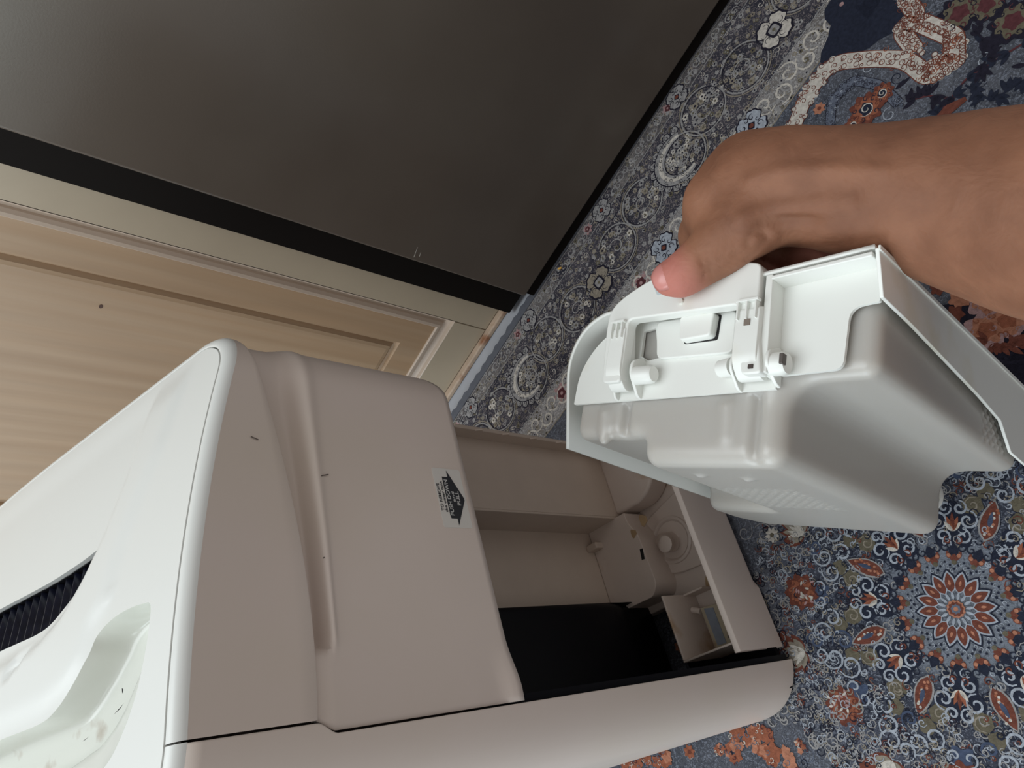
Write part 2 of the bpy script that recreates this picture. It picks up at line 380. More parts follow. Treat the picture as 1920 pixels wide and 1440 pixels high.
class Pat:
    def __init__(s): s.V = []; s.F = []; s.M = []; s.cov = []
    def poly(s, P, c, l=1):
        z = l * .00009 + len(s.F) % 997 * 8e-8; b = len(s.V); s.V += [(p[0], p[1], z) for p in P]; s.F.append(tuple(range(b, b + len(P)))); s.M.append(PK.index(c))
    def stroke(s, P, w, c, l=1, taper=True):
        P = np.array(P, float); d = np.gradient(P, axis=0); d /= np.linalg.norm(d, axis=1)[:, None] + 1e-9; nn = np.c_[-d[:, 1], d[:, 0]]; n = len(P)
        ws = w * (.35 + .65 * np.sin(np.linspace(.25, math.pi - .1, n))) if taper else np.full(n, w)
        z = l * .00009 + len(s.F) % 997 * 8e-8; b = len(s.V)
        for p, q, ww in zip(P, nn, ws): s.V += [(*(p + q * ww / 2), z), (*(p - q * ww / 2), z)]
        for i in range(n - 1): s.F.append((b + 2 * i, b + 2 * i + 1, b + 2 * i + 3, b + 2 * i + 2)); s.M.append(PK.index(c))
    def disk(s, c0, r, c, l=1, n=12, wob=0, k=5, ph=0):
        s.poly([(c0[0] + r * (1 + wob * math.cos(k * a + ph)) * math.cos(a), c0[1] + r * (1 + wob * math.cos(k * a + ph)) * math.sin(a)) for a in np.linspace(0, 2 * math.pi, n, endpoint=False)], c, l)
    def star(s, c0, r, c, l=1, ph=0, n=72):
        s.poly([(c0[0] + r * q * math.cos(a + ph), c0[1] + r * q * math.sin(a + ph)) for a in np.linspace(0, 2 * math.pi, n, endpoint=False) for q in (.90 + .12 * math.cos(4 * a) - .07 * math.cos(8 * a) + .06 * math.cos(12 * a),)], c, l)
    def ring(s, c0, r, w, c, l=1, n=24, a0=0, a1=2 * math.pi):
        s.stroke([(c0[0] + r * math.cos(a), c0[1] + r * math.sin(a)) for a in np.linspace(a0, a1, n)], w, c, l, False)
    def spiral(s, c0, r, turns, w, c, l=1, ph=0, dr=1, n=16):
        s.stroke([(c0[0] + r * (1 - t * .85) * math.cos(ph + dr * turns * 6.283 * t), c0[1] + r * (1 - t * .85) * math.sin(ph + dr * turns * 6.283 * t)) for t in np.linspace(0, 1, n)], w, c, l)
    def petal(s, c0, ang, ln, wd, c, l=1, n=8):
        ca, sa = math.cos(ang), math.sin(ang); t = np.linspace(0, 1, n); P = [(x * ln, wd / 2 * math.sin(math.pi * x ** .8) ** .8 if 0 < x < 1 else 0) for x in t]
        P = P + [(x, -y) for x, y in P[-2:0:-1]]
        s.poly([(c0[0] + x * ca - y * sa, c0[1] + x * sa + y * ca) for x, y in P], c, l)
    def flower(s, c0, r, n, c, cc, l=1, ph=0):
        for i in range(n): s.petal(c0, ph + i * 6.283 / n, r, r * 5 / n if n < 9 else r * .5, c, l)
        s.disk(c0, r * .3, cc, l + 1)
    def bloom(s, c0, r, c1, c2, c3, l=2, k=8, ph=0):
        s.disk(c0, r, c1, l, 40, .13, k, ph); s.disk(c0, r * .74, c2, l + 1, 32, .14, k - 1, ph + 1); s.disk(c0, r * .42, c3, l + 2, 20, .16, 5, ph)
        for i in range(k): 
            a = ph + i * 6.283 / k; s.spiral((c0[0] + r * .68 * math.cos(a), c0[1] + r * .68 * math.sin(a)), r * .2, .9, r * .06, c1 if i % 2 else c3, l + 3, a, 1, 8)
P = Pat(); R = random.Random(3)
near = lambda s, d: True
# ---- border guards
for d0, wv, cl in ((.0395, .0013, 'grey'), (.1435, .0013, 'grey'), (.187, .0016, 'beige'), (.0155, .001, 'grey')):
    P.stroke([(s, d0 + .0004 * math.sin(s * 300)) for s in np.arange(-1.34, 1.19, .01)], wv, cl, 3, False)
s = -1.3; i = 0
while s < 1.15:
    for dc, hw in ((.027, .010), (.165, .017)):
        c = 'cream'
        up = 1 if i % 2 else -1
        P.spiral((s, dc + up * hw * .3), hw * .85, 1.3, hw * .17, 'cream' if dc > .1 else 'grey', 3, R.random() * 6, up, 14)
        P.spiral((s + .011, dc - up * hw * .3), hw * .6, 1.2, hw * .15, 'grey', 3, R.random() * 6, -up, 12)
        if i % 9 == 2:
            P.disk((s, dc), hw * .8, 'pink', 2, 30, .2, 7, i); P.flower((s, dc), hw * .5, 5, 'plum', 'pink', 4)
    s += .021; i += 1
# ---- main border: scroll circles, star flowers and big curled leaves
def scroll(c0, i, r=.0325):
    P.ring(c0, r, .0019, 'grey', 8, 34, i * 1.9, i * 1.9 + 5.4); P.ring(c0, r * .93, .0008, 'dark', 5, 30); P.ring(c0, r * 1.10, .0013, 'beige', 8, 30, i * 2.1, i * 2.1 + 3)
    P.spiral(c0, r * .45, 1.2, .0019, 'grey', 9, i * 1.3, 1 if i % 2 else -1, 22)
    for k in range(22):
        a = R.random() * 6.28; rr_ = r * R.uniform(.35, .85)
        P.flower((c0[0] + rr_ * math.cos(a), c0[1] + rr_ * math.sin(a)), R.uniform(.0028, .0055), R.choice([5, 6, 7]), R.choice(['grey', 'beige', 'grey', 'beige', 'cream']), R.choice(['dark', 'olive', 'olive']), 5 + k % 3, a)
for q_ in range(-3, 4):
    sx = -.0835 + .3665 * q_
    for j, (ds, dd) in enumerate(((-.052, .093), (.050, .098), (-.118, .085), (.115, .082), (.172, .100))): scroll((sx + ds, dd), j + q_)
    q = (sx, .104); n_ = 40; rr_ = .0195
    P.star(q, rr_ * 1.28, 'dark', 9, .5); P.star(q, rr_ * 1.14, 'cream' if q_ % 2 else 'beige', 10, .5)
    for k in range(8):
        a = k * .785 + .2; P.spiral((q[0] + rr_ * .62 * math.cos(a), q[1] + rr_ * .62 * math.sin(a)), rr_ * .26, .8, .0009, 'dark', 12, a, 1 if k % 2 else -1, 9)
    P.flower(q, rr_ * .55, 4, 'dark', 'beige', 12, .78); P.flower(q, rr_ * .38, 4, 'grey', 'olive', 14, .78)
    q = np.array((sx - .192, .094)); a_ = np.linspace(-2.2, 1.7, 26); ex = lambda t, r: (q[0] + r * 1.15 * math.cos(t), q[1] + r * math.sin(t))
    A_ = [ex(t, .029) for t in a_]
    for t in a_[1:-1:2]: P.disk(ex(t, .038), .0066, 'dark', 7, 14); P.disk(ex(t, .038), .0054, 'grey', 8, 14, .1, 5); P.spiral(ex(t, .038), .0042, 1.1, .0009, 'dark', 12, t, 1, 9)
    P.stroke(A_, .0185, 'dark', 8); P.stroke(A_, .0155, 'grey', 9); P.stroke([ex(t, .028) for t in a_], .006, 'cream', 10)
    for t in a_[2:-2]:
        P.spiral(ex(t + R.uniform(-.05, .05), .029 + R.uniform(-.005, .006)), R.uniform(.002, .004), 1.1, .0008, 'dark', 12, t * 2, R.choice([1, -1]), 9)
    for k in range(16): a = R.random() * 6.28; P.flower(ex(a, R.uniform(.002, .017)), R.uniform(.0028, .005), 6, R.choice(['grey', 'beige', 'cream']), 'dark', 6 + k % 3, a)
    for k in range(12): P.spiral(ex(R.random() * 6.28, R.uniform(.0, .016)), R.uniform(.004, .007), .9, .0013, 'grey', 9, R.random() * 6, 1, 10)
    for j, sg in enumerate((-.0935, .0995)):
        for dc, rr_, cl in ((.162, .0175, 'ice'), (.030, .0145, 'grey')):
            q = (sx + sg + (.02 if dc < .1 else 0), dc)
            P.star(q, rr_ * 1.24, 'dark', 8, .6); P.star(q, rr_ * 1.12, cl, 9, .6)
            for k in range(8):
                a = k * .785; P.spiral((q[0] + rr_ * .62 * math.cos(a), q[1] + rr_ * .62 * math.sin(a)), rr_ * .27, .9, rr_ * .07, 'dark', 11, a, 1 if k % 2 else -1, 9)
            P.disk(q, rr_ * .28, 'dark', 11, 12, .2, 4); P.disk(q, rr_ * .18, 'rust', 12, 8)
for k in range(6800):                                             # filler sprigs in the border
    q = (R.uniform(-1.3, 1.15), R.uniform(.014, .186))
    if R.random() < .5: P.spiral(q, R.uniform(.002, .0055), R.uniform(.7, 1.3), .0009, R.choice(['grey', 'grey', 'beige', 'cream', 'beige']), 2, R.random() * 6, R.choice([1, -1]), 8)
    else: P.flower(q, R.uniform(.002, .0042), 5, R.choice(['grey', 'beige', 'olive', 'grey']), R.choice(['dark', 'grey']), 2, R.random())
# ---- corner arabesque along the inside of the border
def scrollband(pts, w, c1, c2, c3, l):
    Q = np.array(pts); t = np.linspace(0, len(Q) - 1, 60); idx = np.clip(t.astype(int), 0, len(Q) - 2); fr_ = (t - idx)[:, None]
    C_ = Q[idx] * (1 - fr_) + Q[idx + 1] * fr_
    C_ = np.array([C_[max(0, i - 3):i + 4].mean(0) for i in range(60)])
    P.stroke(C_, w * 1.12, c2, l, False); P.stroke(C_, w, c1, l + 1, False)
    for k in range(0, 60, 1):
        a = R.random() * 6; dd = R.uniform(-.46, .46) * w; j = R.uniform(-.5, .5) * w
        P.spiral(C_[k] + (j, dd), w * R.uniform(.12, .25), 1.2, w * .055, R.choice([c2, c2, c3]), l + 2, a, R.choice([1, -1]), 12)
    for k in range(0, 60, 3):
        for sg in (-1, 1): P.disk(C_[k] + (R.uniform(-.2, .2) * w, sg * w * .55), w * R.uniform(.14, .22), c1, l, 12); P.ring(C_[k] + (0, sg * w * .55), w * .17, w * .04, c2, l + 3, 10)
prc = lambda *L: [rc(x, y) for x, y in L]
scrollband(prc((1480, 262), (1512, 180), (1560, 118), (1640, 110), (1700, 112), (1745, 150), (1775, 95)), .017, 'cream', 'rust', 'orange', 8)
scrollband(prc((1700, 0), (1720, 30), (1690, 60), (1720, 100)), .016, 'cream', 'rust', 'orange', 8)
scrollband(prc((1720, 40), (1790, 70), (1790, 110), (1740, 140)), .018, 'cream', 'rust', 'orange', 8)
for x, y in ((1600, 20), (1640, 40), (1590, 70)): P.disk(rc(x, y), .03, 'navy', 5, 20, .2, 3, x)
scrollband(prc((1555, 255), (1560, 190), (1600, 150), (1650, 160), (1690, 200)), .010, 'slate', 'dark', 'ice', 8)
for x, y, r in ((1625, 205, .017), (1655, 175, .011), (1600, 235, .009)): P.bloom(rc(x, y), r, 'rust', 'orange', 'navy', 11, 9, x); P.spiral(rc(x, y), r * .5, 1.5, .0012, 'cream', 15, 0)
for x, y, r in ((1800, 25, .02), (1850, 10, .018), (1900, 40, .02)): P.bloom(rc(x, y), r, 'dark', 'olive', 'plum', 8, 9, x)
# stems, leaves
def leafy(pts, c, w=.002, l=7, lc='navy'):
    Q = np.array([rc(*p) for p in pts]); t = np.linspace(0, len(Q) - 1, 24); C_ = np.array([[np.interp(k, range(len(Q)), Q[:, 0]), np.interp(k, range(len(Q)), Q[:, 1])] for k in t])
    P.stroke(C_, w, c, l, False)
    for k in range(2, 24, 3):
        a = R.random() * 6.28
        for m in range(3): P.petal(C_[k], a + (m - 1) * .6, R.uniform(.008, .016), .005, lc, l + 1)
leafy([(1745, 235), (1810, 150), (1880, 105), (1940, 70)], 'plum'); leafy([(1810, 160), (1860, 190), (1920, 150)], 'navy')
leafy([(1700, 190), (1740, 180), (1790, 185)], 'plum', lc='dark'); leafy([(1830, 60), (1860, 90), (1840, 130)], 'dark', lc='dark')
P.stroke([rc(1750, 232), rc(1780, 205), rc(1812, 185)], .011, 'rust', 10)
for x, y in ((1855, 560), (1890, 600), (1850, 620)): P.bloom(rc(x, y), .018, 'pink', 'peach', 'orange', 9, 7, x)
for x, y, r in ((1800, 560, .009), (1790, 590, .008), (1760, 540, .007), (1730, 510, .008), (1700, 500, .006), (1660, 470, .007), (1875, 540, .009), (1550, 470, .01), (1530, 455, .01)): P.disk(rc(x, y), r, R.choice(['orange', 'peach', 'rust']), 9, 20, .2, 6, x)
for x, y in ((1900, 660), (1860, 690), (1910, 720), (1880, 640), (1840, 600)): P.disk(rc(x, y), .035, 'dark', 6, 24, .25, 5, x)
leafy([(1845, 640), (1890, 648), (1960, 655)], 'pink', .0015, 10, 'rust')
# ---- medallion
mx_, my_ = MED
for k in range(16):
    a = (k + .5) * math.pi / 8; c0 = (mx_ + .0135 * math.cos(a), my_ + .0135 * math.sin(a))
    P.petal(c0, a, .0215, .0125, 'navy', 8); P.petal(c0, a, .0195, .0108, 'ice', 9); P.petal((c0[0] + .001 * math.cos(a), c0[1] + .001 * math.sin(a)), a, .0165, .0078, 'rust', 10)
    P.petal((mx_ + .020 * math.cos(a), my_ + .020 * math.sin(a)), a, .005, .0022, 'peach', 11)
    c1 = (mx_ + .008 * math.cos(a), my_ + .008 * math.sin(a)); P.petal(c1, a, .007, .0025, 'ice', 9)
P.disk((mx_, my_), .0075, 'peach', 9, 24, .06, 12); P.disk((mx_, my_), .006, 'rust', 10, 20, .1, 10); P.disk((mx_, my_), .004, 'slate', 11, 16, .1, 8); P.disk((mx_, my_), .002, 'peach', 12, 8)
for k in range(16):
    a = k * math.pi / 8; pc = lambda r, t=0: (mx_ + r * math.cos(a + t), my_ + r * math.sin(a + t))
    P.disk(pc(.0435), .0034, 'rust', 8, 12, .2, 4, a); P.disk(pc(.040), .0022, 'olive', 8, 10)
    for t in (-.09, .09): P.disk(pc(.046, t), .0018, 'peach', 9, 8); P.petal(pc(.043, t), a + t * 3, .008, .0032, 'rust', 7)
    P.petal(pc(.045), a, .012, .008, 'navy', 6)
    for t in (-.12, .12): P.spiral(pc(.053, t), .0045, 1.2, .0014, 'navy', 8, a, 1 if t > 0 else -1, 12)
for k in range(8):
    a = k * math.pi / 4; pc = lambda r, t=0: (mx_ + r * math.cos(a + t), my_ + r * math.sin(a + t))
    P.disk(pc(.072), .0185, 'navy', 6, 36, .18, 5, -5 * a)
    for t, r, rr_ in ((-.16, .078, .009), (.16, .078, .009), (-.13, .063, .007), (.13, .063, .007), (-.07, .088, .0065), (.07, .088, .0065)):
        P.spiral(pc(r, t), rr_, 1.3, .0022, 'ice', 8, a + (3.1 if t > 0 else 0), 1 if t > 0 else -1, 16)
    for t in (-.5, -.25, 0, .25, .5): P.petal(pc(.067), a + t * 1.4, .017 - abs(t) * .012, .0038, 'rust' if t == 0 else 'orange' if abs(t) < .3 else 'cream', 10)
    P.spiral(pc(.059, .07), .004, 1, .0015, 'rust', 9, a, 1, 8); P.spiral(pc(.059, -.07), .004, 1, .0015, 'rust', 9, a, -1, 8)
    b = a + math.pi / 8; pb = lambda r, t=0: (mx_ + r * math.cos(b + t), my_ + r * math.sin(b + t))
    # speckled leaf
    for ln, wd, c, l in ((.038, .0165, 'grey', 8), (.0345, .0135, 'rust', 9)): P.petal(pb(.064 + (.038 - ln) / 2), b + .12, ln, wd, c, l)
    for j in range(14): P.disk((pb(.070 + j * .0018, .01 + R.uniform(-.035, .035))), .0013, R.choice(['peach', 'orange', 'cream']), 11, 7)
    P.petal(pb(.077, .01), b + .15, .014, .004, 'blue', 12)
    for t in (-.3, .3): P.disk(pb(.092, t * .7), .0085, 'olive', 6, 18, .1, 6); P.spiral(pb(.092, t * .7), .0075, 1.3, .0014, 'beige', 8, b, 1 if t > 0 else -1, 12); P.disk(pb(.106, t * .45), .007, 'olive', 6, 16, .1, 5)
    for t, r in ((-.2, .113), (.2, .113), (-.1, .124), (.1, .124), (0, .108), (-.05, .135), (.05, .135)): P.spiral(pb(r, t), R.uniform(.008, .012), 1.3, .0022, R.choice(['ice', 'blue', 'ice']), 8, b + t, 1 if t > 0 else -1, 16)
    P.bloom(pc(.142), .0165, 'rust', 'orange', 'rust', 7, 9, a)
    for j in range(16): P.petal(pc(.142 + R.uniform(-.01, .01), R.uniform(-.08, .08)), R.random() * 6, .005, .0022, 'cream' if j % 2 else 'pink', 13)
    P.disk(pc(.122), .009, 'blue', 6, 20, .3, 4); P.spiral(pc(.122, .05), .007, 1, .002, 'ice', 9, a, 1, 12); P.spiral(pc(.122, -.05), .007, 1, .002, 'ice', 9, a, -1, 12)
    # feathered leaf fans
    for j in range(7): P.petal(pb(.150), b + (j - 3) * .38, .030 - abs(j - 3) * .003, .010, 'rust', 5)
    for j in range(7): P.petal(pb(.151), b + (j - 3) * .38, .025 - abs(j - 3) * .003, .0075, 'beige', 7)
    for j in range(5): P.petal(pb(.150), b + (j - 2) * .3, .018, .004, 'cream', 8)
    P.flower(pb(.182, .09), .0085, 9, 'cream', 'olive', 8, b); P.disk(pb(.17, -.1), .008, 'rust', 7, 16, .3, 5)
    for t in np.linspace(-.3, .3, 7): P.spiral(pb(.16 + R.uniform(0, .035), t), R.uniform(.006, .013), 1.3, .0014, R.choice(['grey', 'ice', 'grey']), 6, R.random() * 6, R.choice([1, -1]), 16)
for k in range(16):
    for r_, t_, sz in ((.0345, 0, .0013), (.0375, .09, .0011), (.0375, -.09, .0011), (.0405, .19, .001)):
        a = k * math.pi / 8 + t_; P.disk((mx_ + r_ * math.cos(a), my_ + r_ * math.sin(a)), sz, 'navy', 9, 7)
        P.spiral((mx_ + (r_ - .002) * math.cos(a + .05), my_ + (r_ - .002) * math.sin(a + .05)), .0022, .9, .0007, 'ice', 8, a, 1, 7)
for k in range(4600):
    a = R.random() * 6.283; r = .044 + .15 * math.sqrt(R.random()); q = (mx_ + r * math.cos(a), my_ + r * math.sin(a))
    P.spiral(q, R.uniform(.002, .006), R.uniform(.8, 1.3), .0011, R.choice(['ice', 'grey', 'navy', 'grey', 'dark', 'navy', 'ice', 'rust', 'beige']), 4 if k % 4 else 9, R.random() * 6, R.choice([1, -1]), 9)
# ---- open field between border and medallion
for k in range(5200):
    q = (R.uniform(-1.33, 1.18), R.uniform(.2, 1.57))
    if math.hypot(q[0] - mx_, q[1] - my_) < .2: continue
    w_ = R.random()
    if w_ < .3: P.spiral(q, R.uniform(.004, .011), 1.2, .0011, R.choice(['slate', 'navy', 'ice', 'grey']), 3, R.random() * 6, R.choice([1, -1]), 12)
    elif w_ < .5: P.petal(q, R.random() * 6, R.uniform(.008, .02), .005, R.choice(['navy', 'navy', 'dark', 'slate']), 2)
    elif w_ < .56: P.flower(q, R.uniform(.004, .008), 7, R.choice(['cream', 'orange', 'peach']), 'rust', 4)
for x, y, r in ((1390, 1385, .013), (1375, 1410, .012), (1430, 1390, .016), (1465, 1425, .018), (1350, 1405, .007), (1240, 1420, .015), (1205, 1425, .013), (1300, 1380, .006), (1500, 1400, .007), (1180, 1440, .012), (1250, 1385, .006), (1415, 1375, .009), (1340, 1360, .005), (1190, 1420, .011)):
    q = rc(x, y)
    for j in range(9): a = R.random() * 6; P.disk((q[0] + r * .55 * math.cos(a), q[1] + r * .55 * math.sin(a)), r * R.uniform(.25, .5), R.choice(['orange', 'peach', 'peach', 'orange']), 6 + j % 4, 22, .2, 5, a)
    for j in range(7): P.spiral((q[0] + R.uniform(-r, r), q[1] + R.uniform(-r, r)), r * .22, .9, .0009, R.choice(['plum', 'cream', 'slate']), 11, j, 1, 8)
for x, y in ((1480, 1320), (1560, 1400), (1445, 1350), (1590, 1330)):
    q = rc(x, y)
    for j in range(9): P.spiral((q[0] + R.uniform(-.014, .014), q[1] + R.uniform(-.014, .014)), R.uniform(.005, .010), .8, .0016, 'grey', 8, R.random() * 6, R.choice([1, -1]), 12)
me = bpy.data.meshes.new('woven_motifs'); me.from_pydata(P.V, [], P.F)
for k in PK: me.materials.append(rugmat(k))
me.polygons.foreach_set('material_index', P.M); me.update()
o = bpy.data.objects.new('woven_motifs', me); COL.objects.link(o); o.parent = rug; o['kind'] = 'stuff'
print('rug faces', len(P.F))
g0 = fz(1049, 503, .003)
o = sdf_mesh('rice_grain', lambda G: sd_cone(G, (-.0022, 0, 0), (.0022, 0, 0), .0016, .0014), (-.006, -.004, -.004), (.006, .004, .004), .0005, mat('yellow_grain', srgb(226, 176, 84), .5))
o.location = (g0.x, g0.y, .0026); o.rotation_euler.z = 1.2; tag(o, 'small yellow grain lying on the dark rug border by the refrigerator', 'grain')

# ================================================================== DEHUMIDIFIER
XR, YB, RL, RR, RB = .265, .42, .055, .045, .05
XL = -.06
def outline_table():
    pts = []; nr = []
    def arc(cx, cy, r, a0, a1, n=16):
        for t in np.linspace(a0, a1, n): pts.append((cx + r * math.cos(t), cy + r * math.sin(t))); nr.append((math.cos(t), math.sin(t)))
    # start at front seam side x=XL+RL .. go right (counter-clockwise)
    h = math.pi / 2
    pts.append((XL + RL, 0)); nr.append((0, -1))
    arc(XR - RR, RR, RR, -h, 0); arc(XR - RB, YB - RB, RB, 0, h); arc(XL + RB, YB - RB, RB, h, 2 * h); arc(XL + RL, RL, RL, 2 * h, 3 * h)
    P_ = np.array(pts); N_ = np.array(nr); L_ = np.r_[0, np.cumsum(np.linalg.norm(np.diff(P_, axis=0), axis=1))]
    return P_, N_, L_
OP, ON, OL = outline_table(); OT = OL[-1]
def op(s, off=0):
    """point on the outline; s=0 at x=0, grows to the right"""
    s = (s - (XL + RL)) % OT
    p = np.array([np.interp(s, OL, OP[:, 0]), np.interp(s, OL, OP[:, 1])]); n = nrm([np.interp(s, OL, ON[:, 0]), np.interp(s, OL, ON[:, 1])])
    return p - n * off
def T(x, y):
    u = x + .008; t0 = .605 - .08 * u - .45 * u * u
    return t0 + .24 * np.clip(y, 0, 1) - .25 * np.clip(y - .22, 0, 1) ** 2
S_SEAM = -.0075; S_END = OL[17] + (XL + RL) - .0 + .055       # right end of the rear cover (past the right corner)
S_RC = OL[1] + XL + RL; S_RE = OL[16] + XL + RL                # start / end of right corner arc
S_END = S_RE + .06
mach = empty('dehumidifier', (0, 0, .002)); tag(mach, 'off-white portable dehumidifier with slanted top and open tank bay at its foot', 'dehumidifier')
# rolled rim all round (open at the seam)
ss = np.r_[np.linspace(S_SEAM, S_RC, 24), np.linspace(S_RC, S_RE, 16)[1:], np.linspace(S_RE, OT + S_SEAM - .0011, 120)[1:]]
RRIM = .0062
prof = [(RRIM * (1 - math.cos(a)), RRIM * (1 - math.sin(a))) for a in np.linspace(0, math.pi / 2, 8)] + [(.0072, 0), (.0079, .0004), (.0081, .0012), (.0081, .008)]
rows = []
for off, dz in prof:
    row = []
    for s in ss: p = op(s, off); q = op(s, 0); row.append((p[0], p[1], T(*p) - dz))
    rows.append(row)
grid('top_rim', rows, LID, mach)
# slanted top
ins = [tuple(op(s, .0088)) for s in np.r_[np.linspace(S_SEAM, S_RC, 50), np.linspace(S_RC, S_RE, 20)[1:], np.linspace(S_RE, OT + S_SEAM, 170)[1:-1]]]
gr = smooth_closed([(.1335, .104), (.125, .108), (.119, .113), (.111, .122), (.104, .134), (.0985, .147), (.0975, .163), (.100, .190), (.102, .215), (.102, .26), (.104, .30), (.124, .303), (.135, .296), (.139, .26), (.138, .231), (.135, .195), (.1325, .16), (.1325, .125)], 5)
pk = smooth_closed([(.0705, .0315), (.0745, .040), (.0765, .057), (.0755, .071), (.0705, .083), (.061, .089), (.0475, .102), (.0385, .116), (.0355, .133), (.0385, .182), (.039, .24), (.034, .272), (.018, .275), (.002, .25), (-.004, .20), (-.012, .125), (-.0095, .075), (-.004, .057), (.005, .047), (.018, .0385), (.032, .0335), (.052, .0305)], 5)
def dpoly(Pt, L_):
    best = 9.
    for a, b in zip(L_[:-1], L_[1:]):
        a, b = np.array(a), np.array(b); t = min(max(((Pt - a) @ (b - a)) / ((b - a) @ (b - a)), 0), 1); best = min(best, np.linalg.norm(Pt - a - t * (b - a)))
    return best
C1 = [(.24, .085), (.178, .088), (.14, .098), (.115, .112), (.098, .128), (.089, .15), (.088, .3)]
C2 = [(.25, .045), (.182, .055), (.15, .066), (.121, .074), (.09, .079), (.079, .09), (.06, .096), (.05, .108), (.046, .13), (.049, .2), (.049, .3)]
def side(pt, L_):
    j = min(range(len(L_) - 1), key=lambda k: np.linalg.norm((np.array(L_[k]) + L_[k + 1]) / 2 - pt)); a, b = np.array(L_[j]), np.array(L_[j + 1])
    return (b - a)[0] * (pt - a)[1] - (b - a)[1] * (pt - a)[0]
def lidz(x, y):
    p = np.array([x, y]); z = T(x, y)
    d1 = dpoly(p, C1) * (1 if side(p, C1) < 0 else -1); d2 = dpoly(p, C2) * (1 if side(p, C2) < 0 else -1)
    edge = sstep((min(x - XL, XR - x, y, YB - y) - .013) / .03)
    return z + edge * (.0030 * float(sstep((d2 + .008) / .016)) - .0045 * float(sstep((d1 + .006) / .012)))
V2, F2 = tri_poly(ins, [gr[:, :2].tolist(), pk[:, :2].tolist()], .0045)
VV = [(x, y, lidz(x, y)) for x, y in V2]; FF = [tuple(f) for f in F2]
me = bpy.data.meshes.new('lid'); me.from_pydata(VV, [], FF); me.update()
lid = fin('lid', me, LID, mach, True)
if me.polygons[0].normal.z < 0: me.flip_normals()
def skirt(name, lp, dz, m, parent, zf=lidz, n=4, inset=0):
    c = np.mean(lp, 0); rows = []
    for k in range(n):
        t = k / (n - 1); rows.append([(x, y, zf(x, y) - dz * t) for x, y in lp])
    return grid(name, rows, m, parent, close=True)
skirt('lid_edge', ins, .006, LID, mach)
# grille
gl = gr.tolist(); skirt('grille_edge', gl, .005, LID, lid)
well = [(x, y, lidz(x, y) - .034) for x, y in gl]
grid('grille_well', [[(x, y, lidz(x, y) - .004) for x, y in gl], well, [(.118, y * .9 + .02, lidz(.118, y) - .036) for x, y in gl]], BLACKP, mach, close=True)
grille = empty('air_grille'); grille.parent = mach
y = .112; k = 0
while y < .300:
    row = []
    for f_, dz in ((0, .0045), (.0045, .030)):
        r0 = []
        for x in np.linspace(.094, .141, 10):
            bow = .009 * ((x - .094) / .047) ** 1.5
            r0.append((x, y - .005 + bow + f_, lidz(x, max(y, .1)) - dz - (.0015 if f_ == 0 else 0)))
        row.append(r0)
    g_ = grid('louvre', row, LOUVRE, grille, solid=.0012, off=0); y += .0104; k += 1
# handle / air outlet pocket
med = [(.062, .048), (.045, .068), (.030, .092), (.022, .125), (.022, .18), (.022, .24)]
def closest(p, L_):
    best = None
    for a, b in zip(L_[:-1], L_[1:]):
        a, b = np.array(a), np.array(b); t = min(max(((p - a) @ (b - a)) / ((b - a) @ (b - a)), 0), 1); q = a + t * (b - a); d = np.linalg.norm(p - q)
        if best is None or d < best[0]: best = (d, q)
    return best[1]
rows = []
for al, dz, au, du in ((0, 0, 0, 0), (.015, .0008, .01, .0012), (.05, .0018, .03, .004), (.16, .0030, .05, .008), (.30, .0044, .07, .012), (.40, .0058, .09, .015), (.44, .0072, .11, .017), (.47, .011, .14, .019), (.51, .0165, .18, .0205), (.56, .0195, .26, .0215), (.64, .0210, .40, .022), (.80, .022, .7, .0225), (1, .0225, 1, .0225)):
    row = []
    for x, y in pk.tolist():
        p = np.array([x, y]); q = closest(p, med); up = float(sstep(((x - q[0]) * .6 + (y - q[1]) * .2 + .006) / .012))
        a2 = al * (1 - up) + au * up; d_ = dz * (1 - up) + du * up
        r_ = p + (q - p) * a2; row.append((r_[0], r_[1], lidz(x, y) * (1 - a2) + lidz(*q) * a2 - d_))
    rows.append(row)
POCK = mat('pocket_plastic', srgb(214, 216, 208), .16, dirt=(srgb(150, 126, 104), 26, .64, .80))
grid('outlet_pocket', rows, POCK, mach, close=True)
lp = np.array([.040, .092]); tube('screw_hole', [(lp[0], lp[1], lidz(*lp) - .026), (lp[0], lp[1], lidz(*lp) - .0225)], .0018, DARK, mach)

# rear cover: upper panel and lower panel with a finger recess
_pe = np.polyfit([-.02, -.007, .02, .04, .09, .139, .20, .235, .28], [.529, .5280, .5245, .5235, .5245, .528, .5365, .543, .551], 3)
zE = lambda X: np.polyval(_pe, X)
zR = lambda X: np.interp(X, [-.01, .023, .10, .234, .3], [.511, .510, .506, .5025, .502])
scol = np.r_[np.linspace(S_SEAM, S_RC, 60), np.linspace(S_RC, S_RE, 22)[1:], np.linspace(S_RE, S_END, 8)[1:]]
rows = []
for s in scol:
    p = op(s); zt = T(*p) - RRIM; ze = zE(min(s, .27)); col = []
    for t in np.linspace(0, 1, 8): col.append((p[0], p[1], zt + (ze + .0012 - zt) * t))
    for a in (45, 90): q = op(s, .0012 * (1 - math.cos(math.radians(a)))); col.append((q[0], q[1], ze + .0012 * (1 - math.sin(math.radians(a)))))
    q = op(s, .014); col.append((q[0], q[1], ze)); rows.append(col)
grid('upper_panel', rows, SHELL, mach, flip=False)
def sl(z): d_ = .5285 - z; return S_SEAM - .0065 * float(sstep(d_ / .013)) if d_ > 0 else S_SEAM
rows = []
NZ = 54
